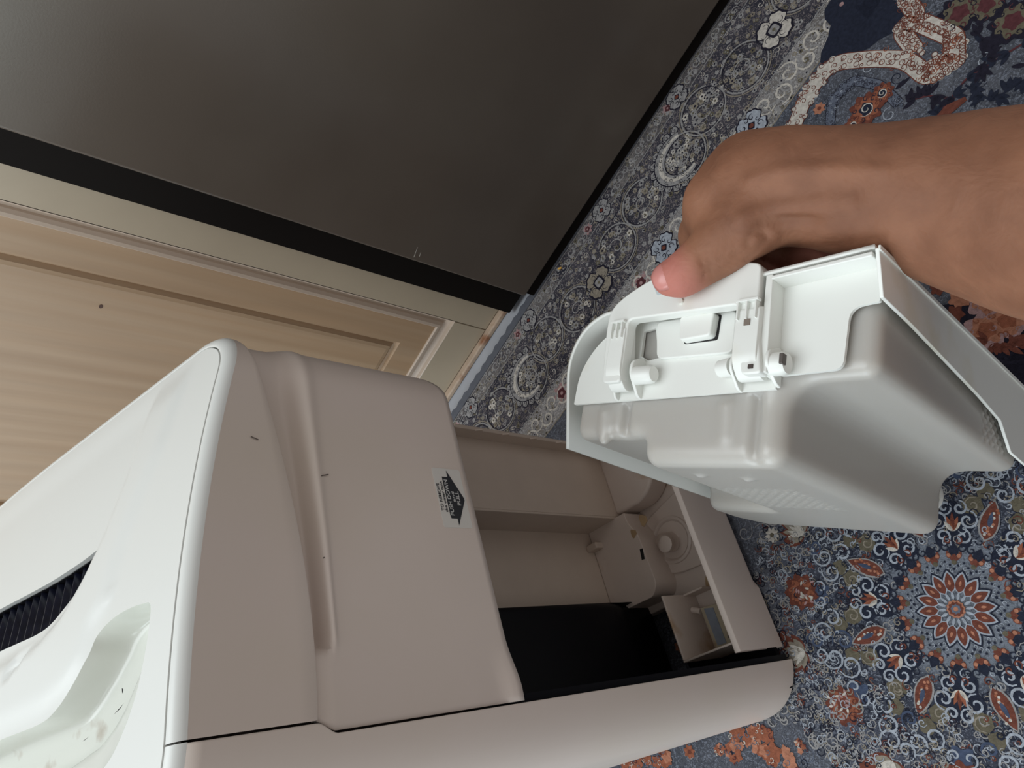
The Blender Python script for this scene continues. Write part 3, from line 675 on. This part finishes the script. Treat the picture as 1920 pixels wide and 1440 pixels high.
for j in range(NZ):
    row = []
    for i in range(len(scol)):
        u = (scol[i] - scol[0]) / (scol[-1] - scol[0]); s = scol[i]
        ze, zr = zE(min(s, .27)), zR(min(s, .27))
        zb = .3755 + .024 * float(sstep((s - (S_RC + .012)) / .055)) - .0015 * float(sstep((.02 - s) / .02))
        if j < 26: t = j / 26; z = ze + (zr - ze) * t * 1.35
        else: t = (j - 26) / (NZ - 27); z0 = ze + (zr - ze) * 1.35; z = z0 + (zb - z0) * t
        s2 = s + (sl(z) - S_SEAM) * (1 - float(sstep(u * 12)))
        tt = (ze - z) / (ze - zr)
        dep = (.0125 - .0095 * float(sstep((s - S_RC + .02) / .06))) * (1 - float(sstep((tt - .5) / .42))) * float(sstep((s - .029) / .008)) 
        rid = -.0012 * math.exp(-((tt - .98) / .13) ** 2) * float(sstep((s - .029) / .008))
        base = .0016 + .0012 * float(sstep(1 - (ze - z) / .012)) 
        lip = -.0035 * float(sstep((.392 - z) / .014)) * float(sstep((.03 - s) / .03))
        q = op(s2, base + dep + rid + lip); row.append((q[0], q[1], z))
    rows.append(row)
grid('rear_panel', rows, SHELL, mach, flip=True, solid=.003, off=-1)
# wrap-round side shell
zl = np.r_[0, .003, np.linspace(.01, .49, 26), np.linspace(.5, .54, 26), np.linspace(.55, 1, 8)]
sc2 = np.r_[[0], np.linspace(.001, .095, 26), np.linspace(.1, OT - (S_END - S_SEAM) - .001, 90)]
rows = []
for z in zl:
    row = []
    for d_ in sc2:
        zz = z
        s = (sl(zz) - .0014) if d_ == 0 else (sl(zz) - .0014) * max(0, 1 - d_ / .02) + (S_SEAM - .0014) * min(1, d_ / .02) - d_
        p = op(s); zt = T(*p) - RRIM
        if z > .54: zz = .54 + (zt - .54) * (z - .54) / .46
        bot = .004 * float(sstep(1 - z / .004)); q = op(s, bot)
        row.append((q[0], q[1], zz))
    rows.append(row)
grid('side_shell', rows, SHELL, mach, flip=True, solid=.0028, off=-1)
# inner liner right behind the seam, dark
pth = [op(s, .0085) for s in np.linspace(-.05, .03, 14)]
grid('seam_liner', [[(p[0], p[1], .40) for p in pth], [(p[0], p[1], .594) for p in pth]], mat('seam_brown', srgb(66, 54, 48), .8, noise=.5, nscale=90), mach)
pth = [op(s, .016) for s in np.linspace(.03, S_RC + .06, 20)]
# base tray -----------------------------------------------------------
rowsT = []
sa = np.r_[np.linspace(-.0015, S_RC, 30), np.linspace(S_RC, S_RE, 12)[1:], np.linspace(S_RE, S_END, 6)[1:]]
for off, zf in ((.014, lambda s: .005), (.0075, lambda s: .0015 if s < .064 else .007), (.0055, lambda s: .003 if s < .064 else .009), (.005, lambda s: .012), (.0012, lambda s: .0865), (.0016, lambda s: .0882), (.0024, lambda s: .0888), (.0068, lambda s: .0895), (.0076, lambda s: .0888), (.0078, lambda s: .045), (.008, lambda s: .03)):
    rowsT.append([(*op(s, off), zf(s)) for s in sa])
grid('apron', rowsT, SHELL, mach, flip=True)
tray = empty('base_tray'); tray.parent = mach
box('tray_floor', .0745, .258, .008, .155, .012, .030, TRAYM, tray, .002); box('tray_floor', .009, .0745, .008, .0655, .012, .030, TRAYM, tray, .001)
# right rear stepped block with concave edge, ledge, cup, float chamber
bl = [(.2585, .108), (.2585, .016), (.236, .012)] + [(.225 - .042 * math.sin(a), .052 - .042 * math.cos(a) + .028) for a in np.linspace(.1, 1.45, 10)] + [(.1835, .085), (.1835, .108)]
prism('corner_step', bl, .03, .062, TRAYM, tray, .004, 3)
lg = rounded([(.082, .150), (.082, .090), (.094, .0815), (.150, .0835), (.168, .0925), (.1795, .092), (.1795, .150)], [.001, .006, .006, .008, .006, .002, .001])
prism('rear_ledge', lg, .029, .068, TRAYM, tray, .003, 3)
hp0, hp1 = fz(1193, 1041, .0684), fz(1210, 1065, .0684)
prism('drain_slot', [(.1225, .0895), (.134, .0875), (.1335, .0835), (.122, .0855)], .0672, .0684, DARK, tray)
cc = fz(1262, 1012, .034)
pl = rounded([(cc.x - .040, .0085), (cc.x + .046, .0085), (cc.x + .050, .032), (cc.x + .030, cc.y + .036), (cc.x + .002, cc.y + .044), (cc.x - .012, cc.y + .042), (cc.x - .036, cc.y + .016)], [.002, .01, .02, .01, .01, .008, .02])
prism('cup_plate', pl, .0295, .0335, TRAYM, tray, .0015, 3)
rows = []
for r, z in ((.0265, .0335), (.026, .0355), (.0235, .0365), (.0215, .0352), (.0205, .033), (.017, .0312), (.010, .0335), (.0075, .036)):
    rows.append([(cc.x + r * math.cos(a), cc.y + r * math.sin(a), z) for a in np.linspace(0, 2 * math.pi, 36, endpoint=False)])
grid('float_cup', rows, TRAYM, tray, close=True, flip=False)
kc = fz(1248, 1020, .060)
tube('valve_pin', [(cc.x - .002, cc.y + .002, .033), (cc.x - .001, cc.y + .003, .045), (kc.x, kc.y, .056), (kc.x, kc.y, .0595), (kc.x, kc.y, .0605)], [.0115, .0098, .0094, .0092, .0076], TRAYM, tray, 20)
st = [(.0755, .008), (.098, .008), (.102, .020), (.098, .034), (.088, .044), (.0755, .05)]
for qx, qy, r_ in ((1208, 975, .006), (1190, 1000, .0045)):
    q_ = fz(qx, qy, .0685); prism('limescale_patch', [(q_.x + r_ * (1 + .3 * math.sin(3 * a)) * math.cos(a), q_.y + r_ * (1 + .2 * math.cos(2 * a)) * math.sin(a)) for a in np.linspace(0, 6.28, 17)[:-1]], .0676, .0684, STAIN, tray)
prism('limescale_patch', rounded(st, .006), .0300, .0306, STAIN, tray)
# float compartment box
zt = .088
W = .0022
ch = empty('float_chamber'); ch.parent = mach
box('chamber_wall', .009, .0745, .0655, .0655 + W, .02, zt, TRAYM, ch, .0008)
box('chamber_wall', .0068, .009, .008, .0655 + W, .02, zt, TRAYM, ch, .0008)
box('chamber_wall', .0723, .0745, .040, .0655, .02, .052, TRAYM, ch, .0008)
fm = mat('switch_housing', srgb(176, 164, 142), .5, dirt=(srgb(150, 120, 80), 40, .55, .7)); fw = mat('switch_window', srgb(132, 140, 152), .35, noise=.15, nscale=80)
sw = [fz(x, y, .052) for x, y in ((1314, 1140), (1356, 1128), (1392, 1190), (1391, 1213), (1345, 1218))]
fs = prism('float_switch', [(p.x, max(p.y, .009)) for p in sw], .031, .052, fm, mach, .001)
wq = [fz(x, y, .0525) for x, y in ((1322, 1141), (1339, 1139), (1364, 1205), (1348, 1210))]
prism('switch_window', [(p.x, max(p.y, .009)) for p in wq], .0518, .0528, fw, fs)
wq = [fz(x, y, .0522) for x, y in ((1366, 1190), (1376, 1189), (1379, 1194), (1368, 1196))]
prism('switch_slot', [(p.x, max(p.y, .009)) for p in wq], .0515, .0524, DARK, fs)
a_, b_2 = fz(1300, 1143, .050), fz(1316, 1146, .050)
tube('switch_pin', [a_, b_2], .0032, TRAYM, fs)
# bay walls
bay = empty('tank_bay'); bay.parent = mach
box('side_wall', .181, .2600, .1065, .1085, .028, .415, INNER, bay, .0005)
box('corner_wall', .1785, .1812, .1065, .1525, .028, .415, INNER, bay, .001)
box('back_wall', .082, .180, .1505, .153, .028, .415, INNER, bay, .0005)
box('divider', .155, .163, .135, .151, .066, .080, INNER, bay, .002)
sr = [(.2592, .1063), (.2592, .0905), (.2615, .0895), (.2635, .0905), (.2635, .109), (.2592, .109)]
prism('edge_flange', sr, .03, .415, INNER, bay, .0006)
for z in (.145, .185, .225, .262, .298, .332):
    prism('rib', [(.0875, z - .0035), (.0905, z - .006), (.0905, z + .004)], .2585, .2602, INNER, bay, axis='x')
# black inner panel, rounded towards the bay
rows = []
cz = [(.0865, .152)] + [(.0785 + .008 * math.cos(a), .123 - .008 * math.sin(a)) for a in np.linspace(0, math.pi / 2, 8)] + [(-.005, .112), (-.030, .108)]
for z, dy in ((.415, 0), (.13, 0), (.105, .002), (.09, .006), (.08, .012), (.028, .016)): rows.append([(x, y + dy * (1 if x < .086 else 0), z) for x, y in cz])
grid('black_panel', rows, BLACKP, bay, flip=True, solid=.001)
V, F = boxvf(-.052, .0725, .0678, .118, .004, .0095); meshobj('black_sump', V, F, BLACKP, bay)
V, F = boxvf(-.040, .0068, .012, .0678, .004, .0095); meshobj('black_sump', V, F, BLACKP, bay)
grid('black_liner', [[(*op(s, .0045), .006) for s in np.linspace(-.0095, -.085, 14)], [(*op(s, .0045), .415) for s in np.linspace(-.0095, -.085, 14)]], BLACKP, bay)
box('bay_ceiling', -.045, .255, .02, .152, .415, .42, BLACKP, bay, 0)
q0, q1 = fy(905, 1020, .149), fy(930, 1128, .149)
box('foam_strip', q1.x, q0.x + .006, .1475, .1506, q1.z + .0, q0.z + .03, mat('tan_foam', srgb(170, 146, 122), .85, noise=.1, nscale=120), bay, .0005)
# sticker
STK = mat('sticker_paper', srgb(216, 212, 206), .4); BLK = mat('sticker_ink', srgb(38, 38, 44), .4)
c_ = [fy(x, y, .001) for x, y in ((813, 878), (866, 880), (889, 990), (838, 989))]
zt_, zb_ = (c_[0].z + c_[3].z) / 2, (c_[1].z + c_[2].z) / 2; x1_, x0_ = (c_[0].x + c_[1].x) / 2, (c_[2].x + c_[3].x) / 2
yy = op(.15, .0016)[1]
W_, H_ = x1_ - x0_, zt_ - zb_
stk = prism('instruction_sticker', rounded([(x0_, zb_), (x1_, zb_), (x1_, zt_), (x0_, zt_)], .002), yy - .0004, yy - .0001, STK, mach, axis='y')
stk['label'] = 'white instruction sticker with black downward arrow'
SX = lambda u, v: (x0_ + W_ * u, zb_ + H_ * v)
prism('arrow', [SX(*p) for p in ((.15, .68), (.18, .70), (.85, .70), (.85, .50), (.965, .50), (.50, .07), (.46, .07), (.04, .47), (.15, .47))], yy - .0006, yy - .0004, BLK, stk, axis='y')
def text(name, body, u, v, h, wdt, m, sx=1):
    c = bpy.data.curves.new(name, 'FONT'); c.body = body; c.size = 1; c.align_x = 'CENTER'; c.align_y = 'CENTER'; c.extrude = .004; c.offset = .008
    t = bpy.data.objects.new(name, c); COL.objects.link(t); bpy.context.view_layer.update()
    me = bpy.data.meshes.new_from_object(t.evaluated_get(bpy.context.evaluated_depsgraph_get())); bpy.data.objects.remove(t)
    A_ = np.array([v_.co[:] for v_ in me.vertices]); w0 = A_[:, 0].max() - A_[:, 0].min(); h0 = A_[:, 1].max() - A_[:, 1].min()
    me.materials.append(m); t = bpy.data.objects.new(name, me); COL.objects.link(t); t.parent = stk
    p = SX(u, v); t.matrix_local = Matrix.Translation((p[0], yy - .00065, p[1])) @ Matrix.Rotation(math.pi / 2, 4, 'X') @ Matrix.Diagonal((W_ * wdt / w0, H_ * h / h0, .02, 1)); return t
WI = mat('sticker_white', srgb(205, 204, 202), .4)
text('lettering', 'TO REMOVE', .50, .91, .095, .46, BLK); text('lettering', 'the water tank', .51, .785, .085, .53, BLK)
text('lettering', 'PUSH DOWN', .50, .60, .12, .60, WI); text('lettering', 'and', .52, .445, .10, .17, WI); text('lettering', 'PULL', .49, .29, .12, .24, WI)
# marks and scratches on the casing
SMK = mat('scuff_mark', srgb(96, 84, 78), .6)
for a, b in (((603, 893), (622, 889)), ((475, 820), (489, 826)), ((793, 758), (798, 762)), ((612, 1046), (615, 1044))):
    p, q = fy(*a, 0), fy(*b, 0); off = op(p.x, .0012 if p.z < .52 else -.0002)[1] if p.x < .2 else 0
    d = (q - p); s_ = Vector((-d.z, 0, d.x)).normalized() * .0004
    if p.x < .21: meshobj('scuff', [(v.x, off - .0006, v.z) for v in (p - s_, p + s_, q + s_, q - s_)], [(0, 1, 2, 3)], SMK, mach)

# ================================================================== WATER TANK
TT = nrm([1617, 646, FPX]); TA = np.array([-1340, 140, FPX]); TA = nrm(TA - TA @ TT * TT); TB = np.cross(TT, TA); TO = .0002936 * np.array([680, -255, FPX])
wo_, wa, wb, wt = CAM + RW @ TO, RW @ TA, -(RW @ TB), -(RW @ TT)
TM = Matrix([[wa[i], wb[i], wt[i], wo_[i]] for i in range(3)] + [[0, 0, 0, 1]])
tank = empty('water_tank', mtx=TM); tag(tank, 'white removable water tank with translucent reservoir held by its handle in mid-air', 'tank')
# cover: bent sheet (local x along, y into the tank, z up = -t)
AL = .236
def cpath():
    P_ = [(.0, .0)] + [(x, 0) for x in np.linspace(.02, AL - .045, 12)] + [(AL - .045 + .045 * math.sin(a), .045 - .045 * math.cos(a)) for a in np.linspace(.1, math.pi / 2, 14)] + [(AL, .07), (AL, .104)]
    return P_
cp = cpath(); rows = []
for f_ in (0, .004, .25, .5, .75, 1):
    row = []
    for i, (x, y) in enumerate(cp):
        bot = .286 + .028 * min(1, x / AL); top = .029 * float(np.clip((x - (AL - .05)) / .05 * .35 + y / .104 * .65, 0, 1)); row.append((x, y + .06 * min(x, .2) * (1 - min(1, y / .1)), -(top + f_ * (bot - top))))
    rows.append(row)
cov = grid('tank_cover', rows, TANKW, tank, solid=.0024, off=-1, flip=False)
# near end flange
fl = [(.0, .0), (.026, -.009), (.0275, -.05), (.036, -.17), (.041, -.217), (.0585, -.242), (.060, -.285), (.0, -.286)]
prism('end_flange', fl, -.0024, 0, TANKW, tank, .0006, axis='x')
prism('flange_lip', [(-.001, .001), (.0018, .001), (.0018, -.285), (-.001, -.285)], -.0036, -.0022, TANKW, tank, .0004, axis='x')
# top plate
pl = rounded([(.002, .0030), (.002, .0255), (.0185, .0265), (.0205, .0635), (.0605, .0645), (.0605, .0725), (.2235, .0735), (.2225, .052), (.2150, .036), (.2020, .0225), (.182, .0140)], [0, .001, .010, .006, .001, 0, .001, .010, .010, .010, .008], 6)
pz = -.015
holes = [[(.1655, .0225), (.1555, .0215), (.1500, .0440), (.1585, .0450), (.1655, .041)]]
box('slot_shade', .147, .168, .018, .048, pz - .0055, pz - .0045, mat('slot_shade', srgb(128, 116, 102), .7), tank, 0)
plate('top_plate', pl, holes, pz - .0025, pz, TANKW, tank, .0005)
# partition wall around the shallow near tray
prism('tray_wall', rounded([(.0600, .004), (.0645, .004), (.0640, .0665), (.0590, .0665)], .0008), pz - .001, 0, TANKW, tank, .0008)
prism('tray_wall', [(.001, .0015), (.061, .0050), (.061, .0075), (.001, .0045)], pz - .001, .0003, TANKW, tank, .0008)
# raised latch pad and latch button
prism('latch_pad', rounded([(.090, .018), (.090, .0475), (.1490, .0460), (.1530, .018)], .005), pz - .0005, pz + .0035, TANKW, tank, .001)
prism('latch_recess', rounded([(.1005, .020), (.1015, .0378), (.1275, .0378), (.1275, .020)], .002), pz + .0034, pz + .0037, DARK, tank)
prism('latch_button', rounded([(.1020, .020), (.1035, .0365), (.1270, .0375), (.1285, .020)], .003), pz + .001, -.0045, TANKW, tank, .0014, 3)
# carry handle (frame with window)
ho = rounded([(.182, .0655), (.185, .026), (.184, .010), (.172, .001), (.150, -.0085), (.120, -.013), (.082, -.008), (.0665, -.003), (.0665, .030), (.0605, .068), (.0735, .0680), (.0800, .022), (.1655, .020), (.1665, .0655)], [.004, .02, .008, .01, .02, .03, .012, .004, .01, .003, .003, .004, .004, .003], 5)
hz0, hz1 = -.0065, .0035
prism('carry_handle', ho, hz0, hz1, TANKW, tank, .0014, 3)
prism('finger_notch', rounded([(.148, -.004), (.128, -.0075), (.124, .003), (.143, .006)], .002), hz1 - .0001, hz1 + .0002, mat('notch_shade', srgb(196, 204, 206), .4), tank)
tube('pip', [(.1225, .0135, hz1 - .001), (.1225, .0135, hz1 + .0016)], [.0022, .0019], TANKW, tank)
# hinge brackets, arms, pivots
def fin_(x0, x1, y0, y1, ztop):
    prism('hinge_bracket', rounded([(y0, pz - .001), (y0 - .002, pz + .004), (y0 + .003, ztop), (y0 + .012, ztop + .001), (y1 + .001, pz + .004), (y1 + .002, pz - .001)], [0, .002, .004, .004, .003, 0]), x0, x1, TANKW, tank, .0007, axis='x')
fin_(.1800, .1822, .040, .0715, -.004); fin_(.1600, .1625, .046, .0715, -.001); fin_(.0825, .0847, .050, .0715, -.001); fin_(.0575, .0600, .050, .0700, .001)
for x0, x1 in ((.1665, .1795), (.0640, .0800)):
    prism('hinge_arm', rounded([(.022, hz0), (.026, hz1 + .001), (.060, hz1 + .0015), (.0695, -.004), (.069, -.011), (.060, -.0125), (.030, -.008)], [.001, .002, .006, .004, .004, .004, .002]), x0, x1, TANKW, tank, .0008, axis='x')
    for k in range(3):
        xx = x0 + .0015 + k * (x1 - x0 - .004) / 2; box('rib', xx, xx + .0011, .0215, .0335, hz1 - .001, hz1 + .0032, TANKW, tank, .0002)
    box('clip_bar', x0 + .0005, x1 - .0005, .0205, .0222, hz1 - .001, hz1 + .0034, TANKW, tank, .0003)
box('clip_slot', .0695, .0735, .0335, .0375, hz1 + .0012, hz1 + .0019, mat('slot_shade', srgb(120, 108, 98), .6), tank, 0)
box('clip_slot', .0655, .0685, .0625, .0650, hz1 + .0002, hz1 + .0012, mat('slot_shade_dark', srgb(70, 60, 56), .6), tank, 0)
tube('pivot_stub', [(.1602, .0585, -.0065), (.1475, .0585, -.0065), (.1455, .0585, -.0065)], [.0066, .0064, .0052], TANKW, tank, 24)
tube('pivot_stub', [(.086, .0585, -.0075), (.096, .0585, -.0095)], [.006, .0055], TANKW, tank, 24)
tube('pivot_boss', [(.0598, .0600, -.0065), (.052, .0600, -.0065), (.0495, .0600, -.0065)], [.0072, .0072, .0062], TANKW, tank, 24)
box('boss_slot', .0485, .0510, .0560, .0625, -.0035, .0012, mat('boss_dark', srgb(84, 76, 72), .6), tank, .0005)
# translucent reservoir
def reservoir(G):
    Pq = G.copy(); t = -Pq[..., 2]; x, y = Pq[..., 0], Pq[..., 1]
    X0 = .058 - .006 * sstep((t - .05) / .2)
    main = sd_box(Pq, np.array([.056, .006, -.283]), np.array([.226, .118, -.019]), .012)
    cut = sd_box(Pq, np.array([.158, .0985, -.20]), np.array([.26, .16, .02]), .006)            # stepped far shoulder
    main = smax(main, -cut, .010)
    blk = sd_box(Pq, np.array([.004, .004, -.281]), np.array([.075, .066, -.021]), .009)
    d = smin(main, blk, .022)
    slope = (y - (.130 - .10 * np.clip(t - .02, 0, 1) * 0)); 
    far = (x + .42 * np.clip(t - .22, 0, 1) - .234); d = smax(d, far, .01)
    d = smax(d, x - .2225 + .9 * np.maximum(0, .050 - y), .006)
    # vertical grooves in the top shoulder
    for gx, gw in ((.176, .0045), (.0745, .004)):
        gdist = np.sqrt((x - gx) ** 2 + (np.clip(t - .016, 0, 9) * 1.0) ** 2 * .25) - gw * .9
        d = smax(d, -np.maximum(gdist, -(y - .074)), .004)
    # moulded ribs on the top
    for gx in (.195, .095): d = smin(d, sd_cone(G, (gx, .080, -.021), (gx, .100, -.022), .004, .003), .006)
    # pimples
    for dx, dz in ((.131, .052), (.101, .062)): d = smin(d, np.linalg.norm(G - np.array([dx, .1165, -dz]), axis=-1) - .0035, .003)
    rr_ = np.clip(np.abs(x - .118) / .036, 0, 9); zz_ = np.clip(np.abs(t - .135) / .045, 0, 9)
    patch = sstep((1 - np.maximum(rr_, zz_)) * 4); d = d - .0011 * patch * np.sin(x * 600 + t * 200) * np.sin(t * 800 - x * 200)
    px2 = sstep((1 - np.maximum(np.abs(y - .046) / .014, np.abs(t - .225) / .030)) * 4); d = d - .0018 * px2 * (np.sin(y * 750) * np.sin(t * 560))
    return d
sdf_mesh('reservoir', reservoir, (-.004, -.004, -.292), (.244, .128, -.010), .0019, BODY, tank)
tube('drain_cap', [(.074, .084, -.280), (.074, .084, -.288), (.074, .084, -.290)], [.017, .0165, .014], TANKW, tank, 28)
tube('highlight_streak', [(.205, .1105, -.235), (.170, .1145, -.262), (.120, .1145, -.285)], [.001, .0026, .001], LID, tank, 8)  # thin white tube modelled as the glossy highlight near the cover edge

# ================================================================== ARM
SKIN = bpy.data.materials.new('skin'); SKIN.use_nodes = True
def skin():
    nt = SKIN.node_tree; b = nt.nodes['Principled BSDF']; b.inputs['Roughness'].default_value = .62; b.inputs['Specular IOR Level'].default_value = .3
    b.inputs['Subsurface Weight'].default_value = .18; b.inputs['Subsurface Radius'].default_value = (1, .35, .2); b.inputs['Subsurface Scale'].default_value = .006
    at = nt.nodes.new('ShaderNodeAttribute'); at.attribute_name = 'tip'; at.attribute_type = 'GEOMETRY'
    tc = nt.nodes.new('ShaderNodeTexCoord')
    def nz(sc, det=4, dist=0):
        n = nt.nodes.new('ShaderNodeTexNoise'); n.inputs['Scale'].default_value = sc; n.inputs['Detail'].default_value = det; n.inputs['Distortion'].default_value = dist; nt.links.new(tc.outputs['Object'], n.inputs[0]); return n.outputs[0]
    r = nt.nodes.new('ShaderNodeValToRGB'); r.color_ramp.elements[0].position = .32; r.color_ramp.elements[1].position = .68
    r.color_ramp.elements[0].color = srgb(120, 80, 60); r.color_ramp.elements[1].color = srgb(146, 101, 77)
    nt.links.new(nz(28, 5), r.inputs[0])
    mx = nt.nodes.new('ShaderNodeMixRGB'); ml = nt.nodes.new('ShaderNodeMath'); ml.operation = 'MULTIPLY'; ml.inputs[1].default_value = .7; nt.links.new(at.outputs['Fac'], ml.inputs[0]); nt.links.new(ml.outputs[0], mx.inputs[0]); nt.links.new(r.outputs[0], mx.inputs[1]); mx.inputs[2].default_value = srgb(196, 122, 112)
    nt.links.new(mx.outputs[0], b.inputs['Base Color'])
    vo = nt.nodes.new('ShaderNodeTexVoronoi'); vo.inputs['Scale'].default_value = 420; nt.links.new(tc.outputs['Object'], vo.inputs[0])
    b1 = nt.nodes.new('ShaderNodeBump'); b1.inputs['Strength'].default_value = .10; b1.inputs['Distance'].default_value = .0006; nt.links.new(vo.outputs['Distance'], b1.inputs['Height'])
    b2 = nt.nodes.new('ShaderNodeBump'); b2.inputs['Strength'].default_value = .35; b2.inputs['Distance'].default_value = .003; nt.links.new(nz(60, 3, .8), b2.inputs['Height']); nt.links.new(b1.outputs[0], b2.inputs['Normal'])
    nt.links.new(b2.outputs[0], b.inputs['Normal'])
skin()
def J(x, y, d, rpx): return np.array(fd(x, y, d)), rpx * d / FPX
def chain(G, js, k=.004, F=None):
    for (a, ra), (b, rb) in zip(js[:-1], js[1:]):
        c = sd_cone(G, a, b, ra, rb); F = c if F is None else smin(F, c, k)
    return F
fore = [(CAM + RW @ np.array([.41, -.075, .25]), .050), J(2330, 452, .33, 215), J(2050, 410, .385, 176), J(1920, 388, .410, 156), J(1800, 374, .43, 126), J(1690, 364, .445, 103), J(1570, 353, .46, 87), J(1480, 346, .475, 79)]
fore2 = [(a + RW @ np.array([0, -.002, .014]), r * .95) for a, r in fore]
palm = [[J(1480, 335, .478, 72), J(1400, 345, .492, 70), J(1352, 375, .500, 62)],
        [J(1480, 330, .490, 66), J(1410, 332, .508, 64), J(1365, 352, .520, 56)],
        [J(1490, 330, .505, 60), J(1430, 335, .525, 58), J(1400, 358, .540, 50)],
        [J(1500, 345, .515, 52), J(1460, 350, .535, 50), J(1440, 372, .552, 44)],
        [J(1470, 385, .480, 56), J(1400, 405, .490, 60), J(1360, 420, .500, 56)]]
idx = [J(1345, 382, .502, 58), J(1318, 440, .530, 42), J(1312, 500, .560, 36), J(1345, 548, .575, 32), J(1385, 556, .572, 28)]
mid = [J(1365, 352, .522, 54), J(1352, 430, .560, 42), J(1375, 500, .590, 36), J(1420, 530, .59, 32), J(1455, 530, .582, 27)]
rng = [J(1400, 358, .542, 48), J(1408, 430, .580, 40), J(1450, 480, .600, 34), J(1492, 492, .590, 31), J(1522, 492, .58, 26)]
pky = [J(1440, 372, .552, 42), J(1462, 425, .582, 35), J(1500, 462, .590, 30), J(1535, 470, .582, 27), J(1560, 468, .576, 23)]
thm = [J(1445, 395, .474, 56), J(1395, 428, .478, 56), J(1345, 466, .486, 49), J(1303, 499, .490, 38), J(1274, 519, .494, 33), J(1253, 523, .497, 29)]
SKINLINES = []
def arm(G, fine=True):
    F = chain(G, fore, .02); F = smin(F, chain(G, fore2, .02), .02)
    for p in palm: F = smin(F, chain(G, p, .01), .016)
    F = smin(F, sd_cone(G, fore[-1][0], palm[1][1][0], fore[-1][1] * .92, palm[1][1][1]), .02)
    H_ = None
    for q, k in ((idx, .003), (mid, .003), (rng, .003), (pky, .003)):
        c = chain(G, q, .006); H_ = c if H_ is None else smin(H_, c, .0022)
    F = smin(F, H_, .009); F = smin(F, chain(G, thm, .009), .009)
    # tendons of thumb and wrist, lying just under the skin
    F = smin(F, chain(G, [J(1560, 386, .4395, 9), J(1480, 398, .4575, 9), J(1400, 425, .4650, 8)], .004), .010)
    F = smin(F, chain(G, [J(1600, 330, .435, 10), J(1500, 335, .4525, 9), J(1420, 355, .4760, 8)], .004), .012)
    F = smin(F, chain(G, [J(1420, 446, .470, 14), J(1446, 436, .464, 12)], .004), .005)
    if fine:
        for pts, r, sink, k, sg in SKINLINES:
            js = [(p, r) for p in pts]; c = chain(G, js, .001)
            F = smax(F, -c, k) if sg < 0 else smin(F, c, k)
    return F
def onskin(x, y, sink):
    ds = np.linspace(.36, .58, 441); Pn = np.array([fd(x, y, d) for d in ds]); v = arm(Pn, False); i = np.argmax(v < 0)
    return Pn[i] + nrm(Pn[i] - CAM) * sink
for pts, r, sink, k, sg in (
        ([(1442, 448), (1430, 437), (1412, 437), (1402, 449), (1404, 462)], .0014, -.0004, .0022, -1),
        ([(1424, 470), (1400, 486), (1366, 494)], .0011, -.0004, .002, -1), ([(1428, 458), (1398, 474), (1362, 482)], .0010, -.0004, .002, -1),
        ([(1310, 476), (1320, 497), (1322, 526)], .0010, -.0003, .002, -1), ([(1322, 472), (1332, 494), (1334, 520)], .0009, -.0003, .002, -1),
        ([(1520, 414), (1470, 408), (1425, 412)], .0030, -.0015, .006, -1),
        ([(1600, 380), (1530, 384), (1450, 392), (1395, 412)], .0034, .0022, .006, 1),
        ([(1660, 322), (1560, 318), (1470, 322), (1410, 340)], .0026, .0020, .006, 1)):
    SKINLINES.append(([onskin(x, y, sink) for x, y in pts], r, sink, k, sg))
allj = np.array([j[0] for L_ in [fore, idx, mid, rng, pky, thm] + palm for j in L_]); lo = allj.min(0) - .066; hi = allj.max(0) + .066
person = empty('person', tuple(fd(1480, 350, .475)))
tag(person, 'person reaching in with a bare right forearm, hand gripping the tank handle', 'person')
o = sdf_mesh('forearm_and_hand', arm, lo, hi, .0021, SKIN)
me = o.data; co = np.empty(len(me.vertices) * 3); me.vertices.foreach_get('co', co); co = co.reshape(-1, 3)
d_ = np.linalg.norm(co - (thm[-1][0] * .6 + thm[-2][0] * .4), axis=1); tip = 1 - sstep((d_ - .012) / .016)
for q in (idx, mid, rng, pky): tip = np.maximum(tip, .6 * (1 - sstep((np.linalg.norm(co - q[-1][0], axis=1) - .008) / .02)))
at = me.attributes.new('tip', 'FLOAT', 'POINT'); at.data.foreach_set('value', tip.astype(np.float32))
me.transform(Matrix.Translation(-person.location)); o.parent = person
# thumb nail
nc = np.array(fd(1262, 508, .478)); 
ax1 = nrm(thm[-1][0] - thm[-3][0]); out = nrm(RW @ np.array([-.22, -.38, -.90])); out = nrm(out - ax1 * (out @ ax1)); sd_ = np.cross(ax1, out)
rows = []; ctr = thm[-1][0] * .62 + thm[-2][0] * .38; rr_ = thm[-1][1] * 1.12
for u in np.linspace(-1, 1, 9):
    row = []
    for v in np.linspace(-1, 1, 9):
        a = v * .98; wd = math.sqrt(max(0, 1 - max(0, abs(u) - .55) ** 2 / .30)) if u > 0 else math.sqrt(max(.05, 1 - max(0, abs(u) - .7) ** 2 / .2))
        a *= wd; c2 = ctr + ax1 * (u * .0082 + .0032); row.append(tuple(c2 + (out * math.cos(a) + sd_ * math.sin(a)) * (rr_ + .0004 - .0030 * max(0, u + .2) ** 2) - np.array(person.location)))
    rows.append(row)
grid('thumbnail', rows, mat('nail', srgb(198, 132, 124), .28), person, solid=.0006, off=1)
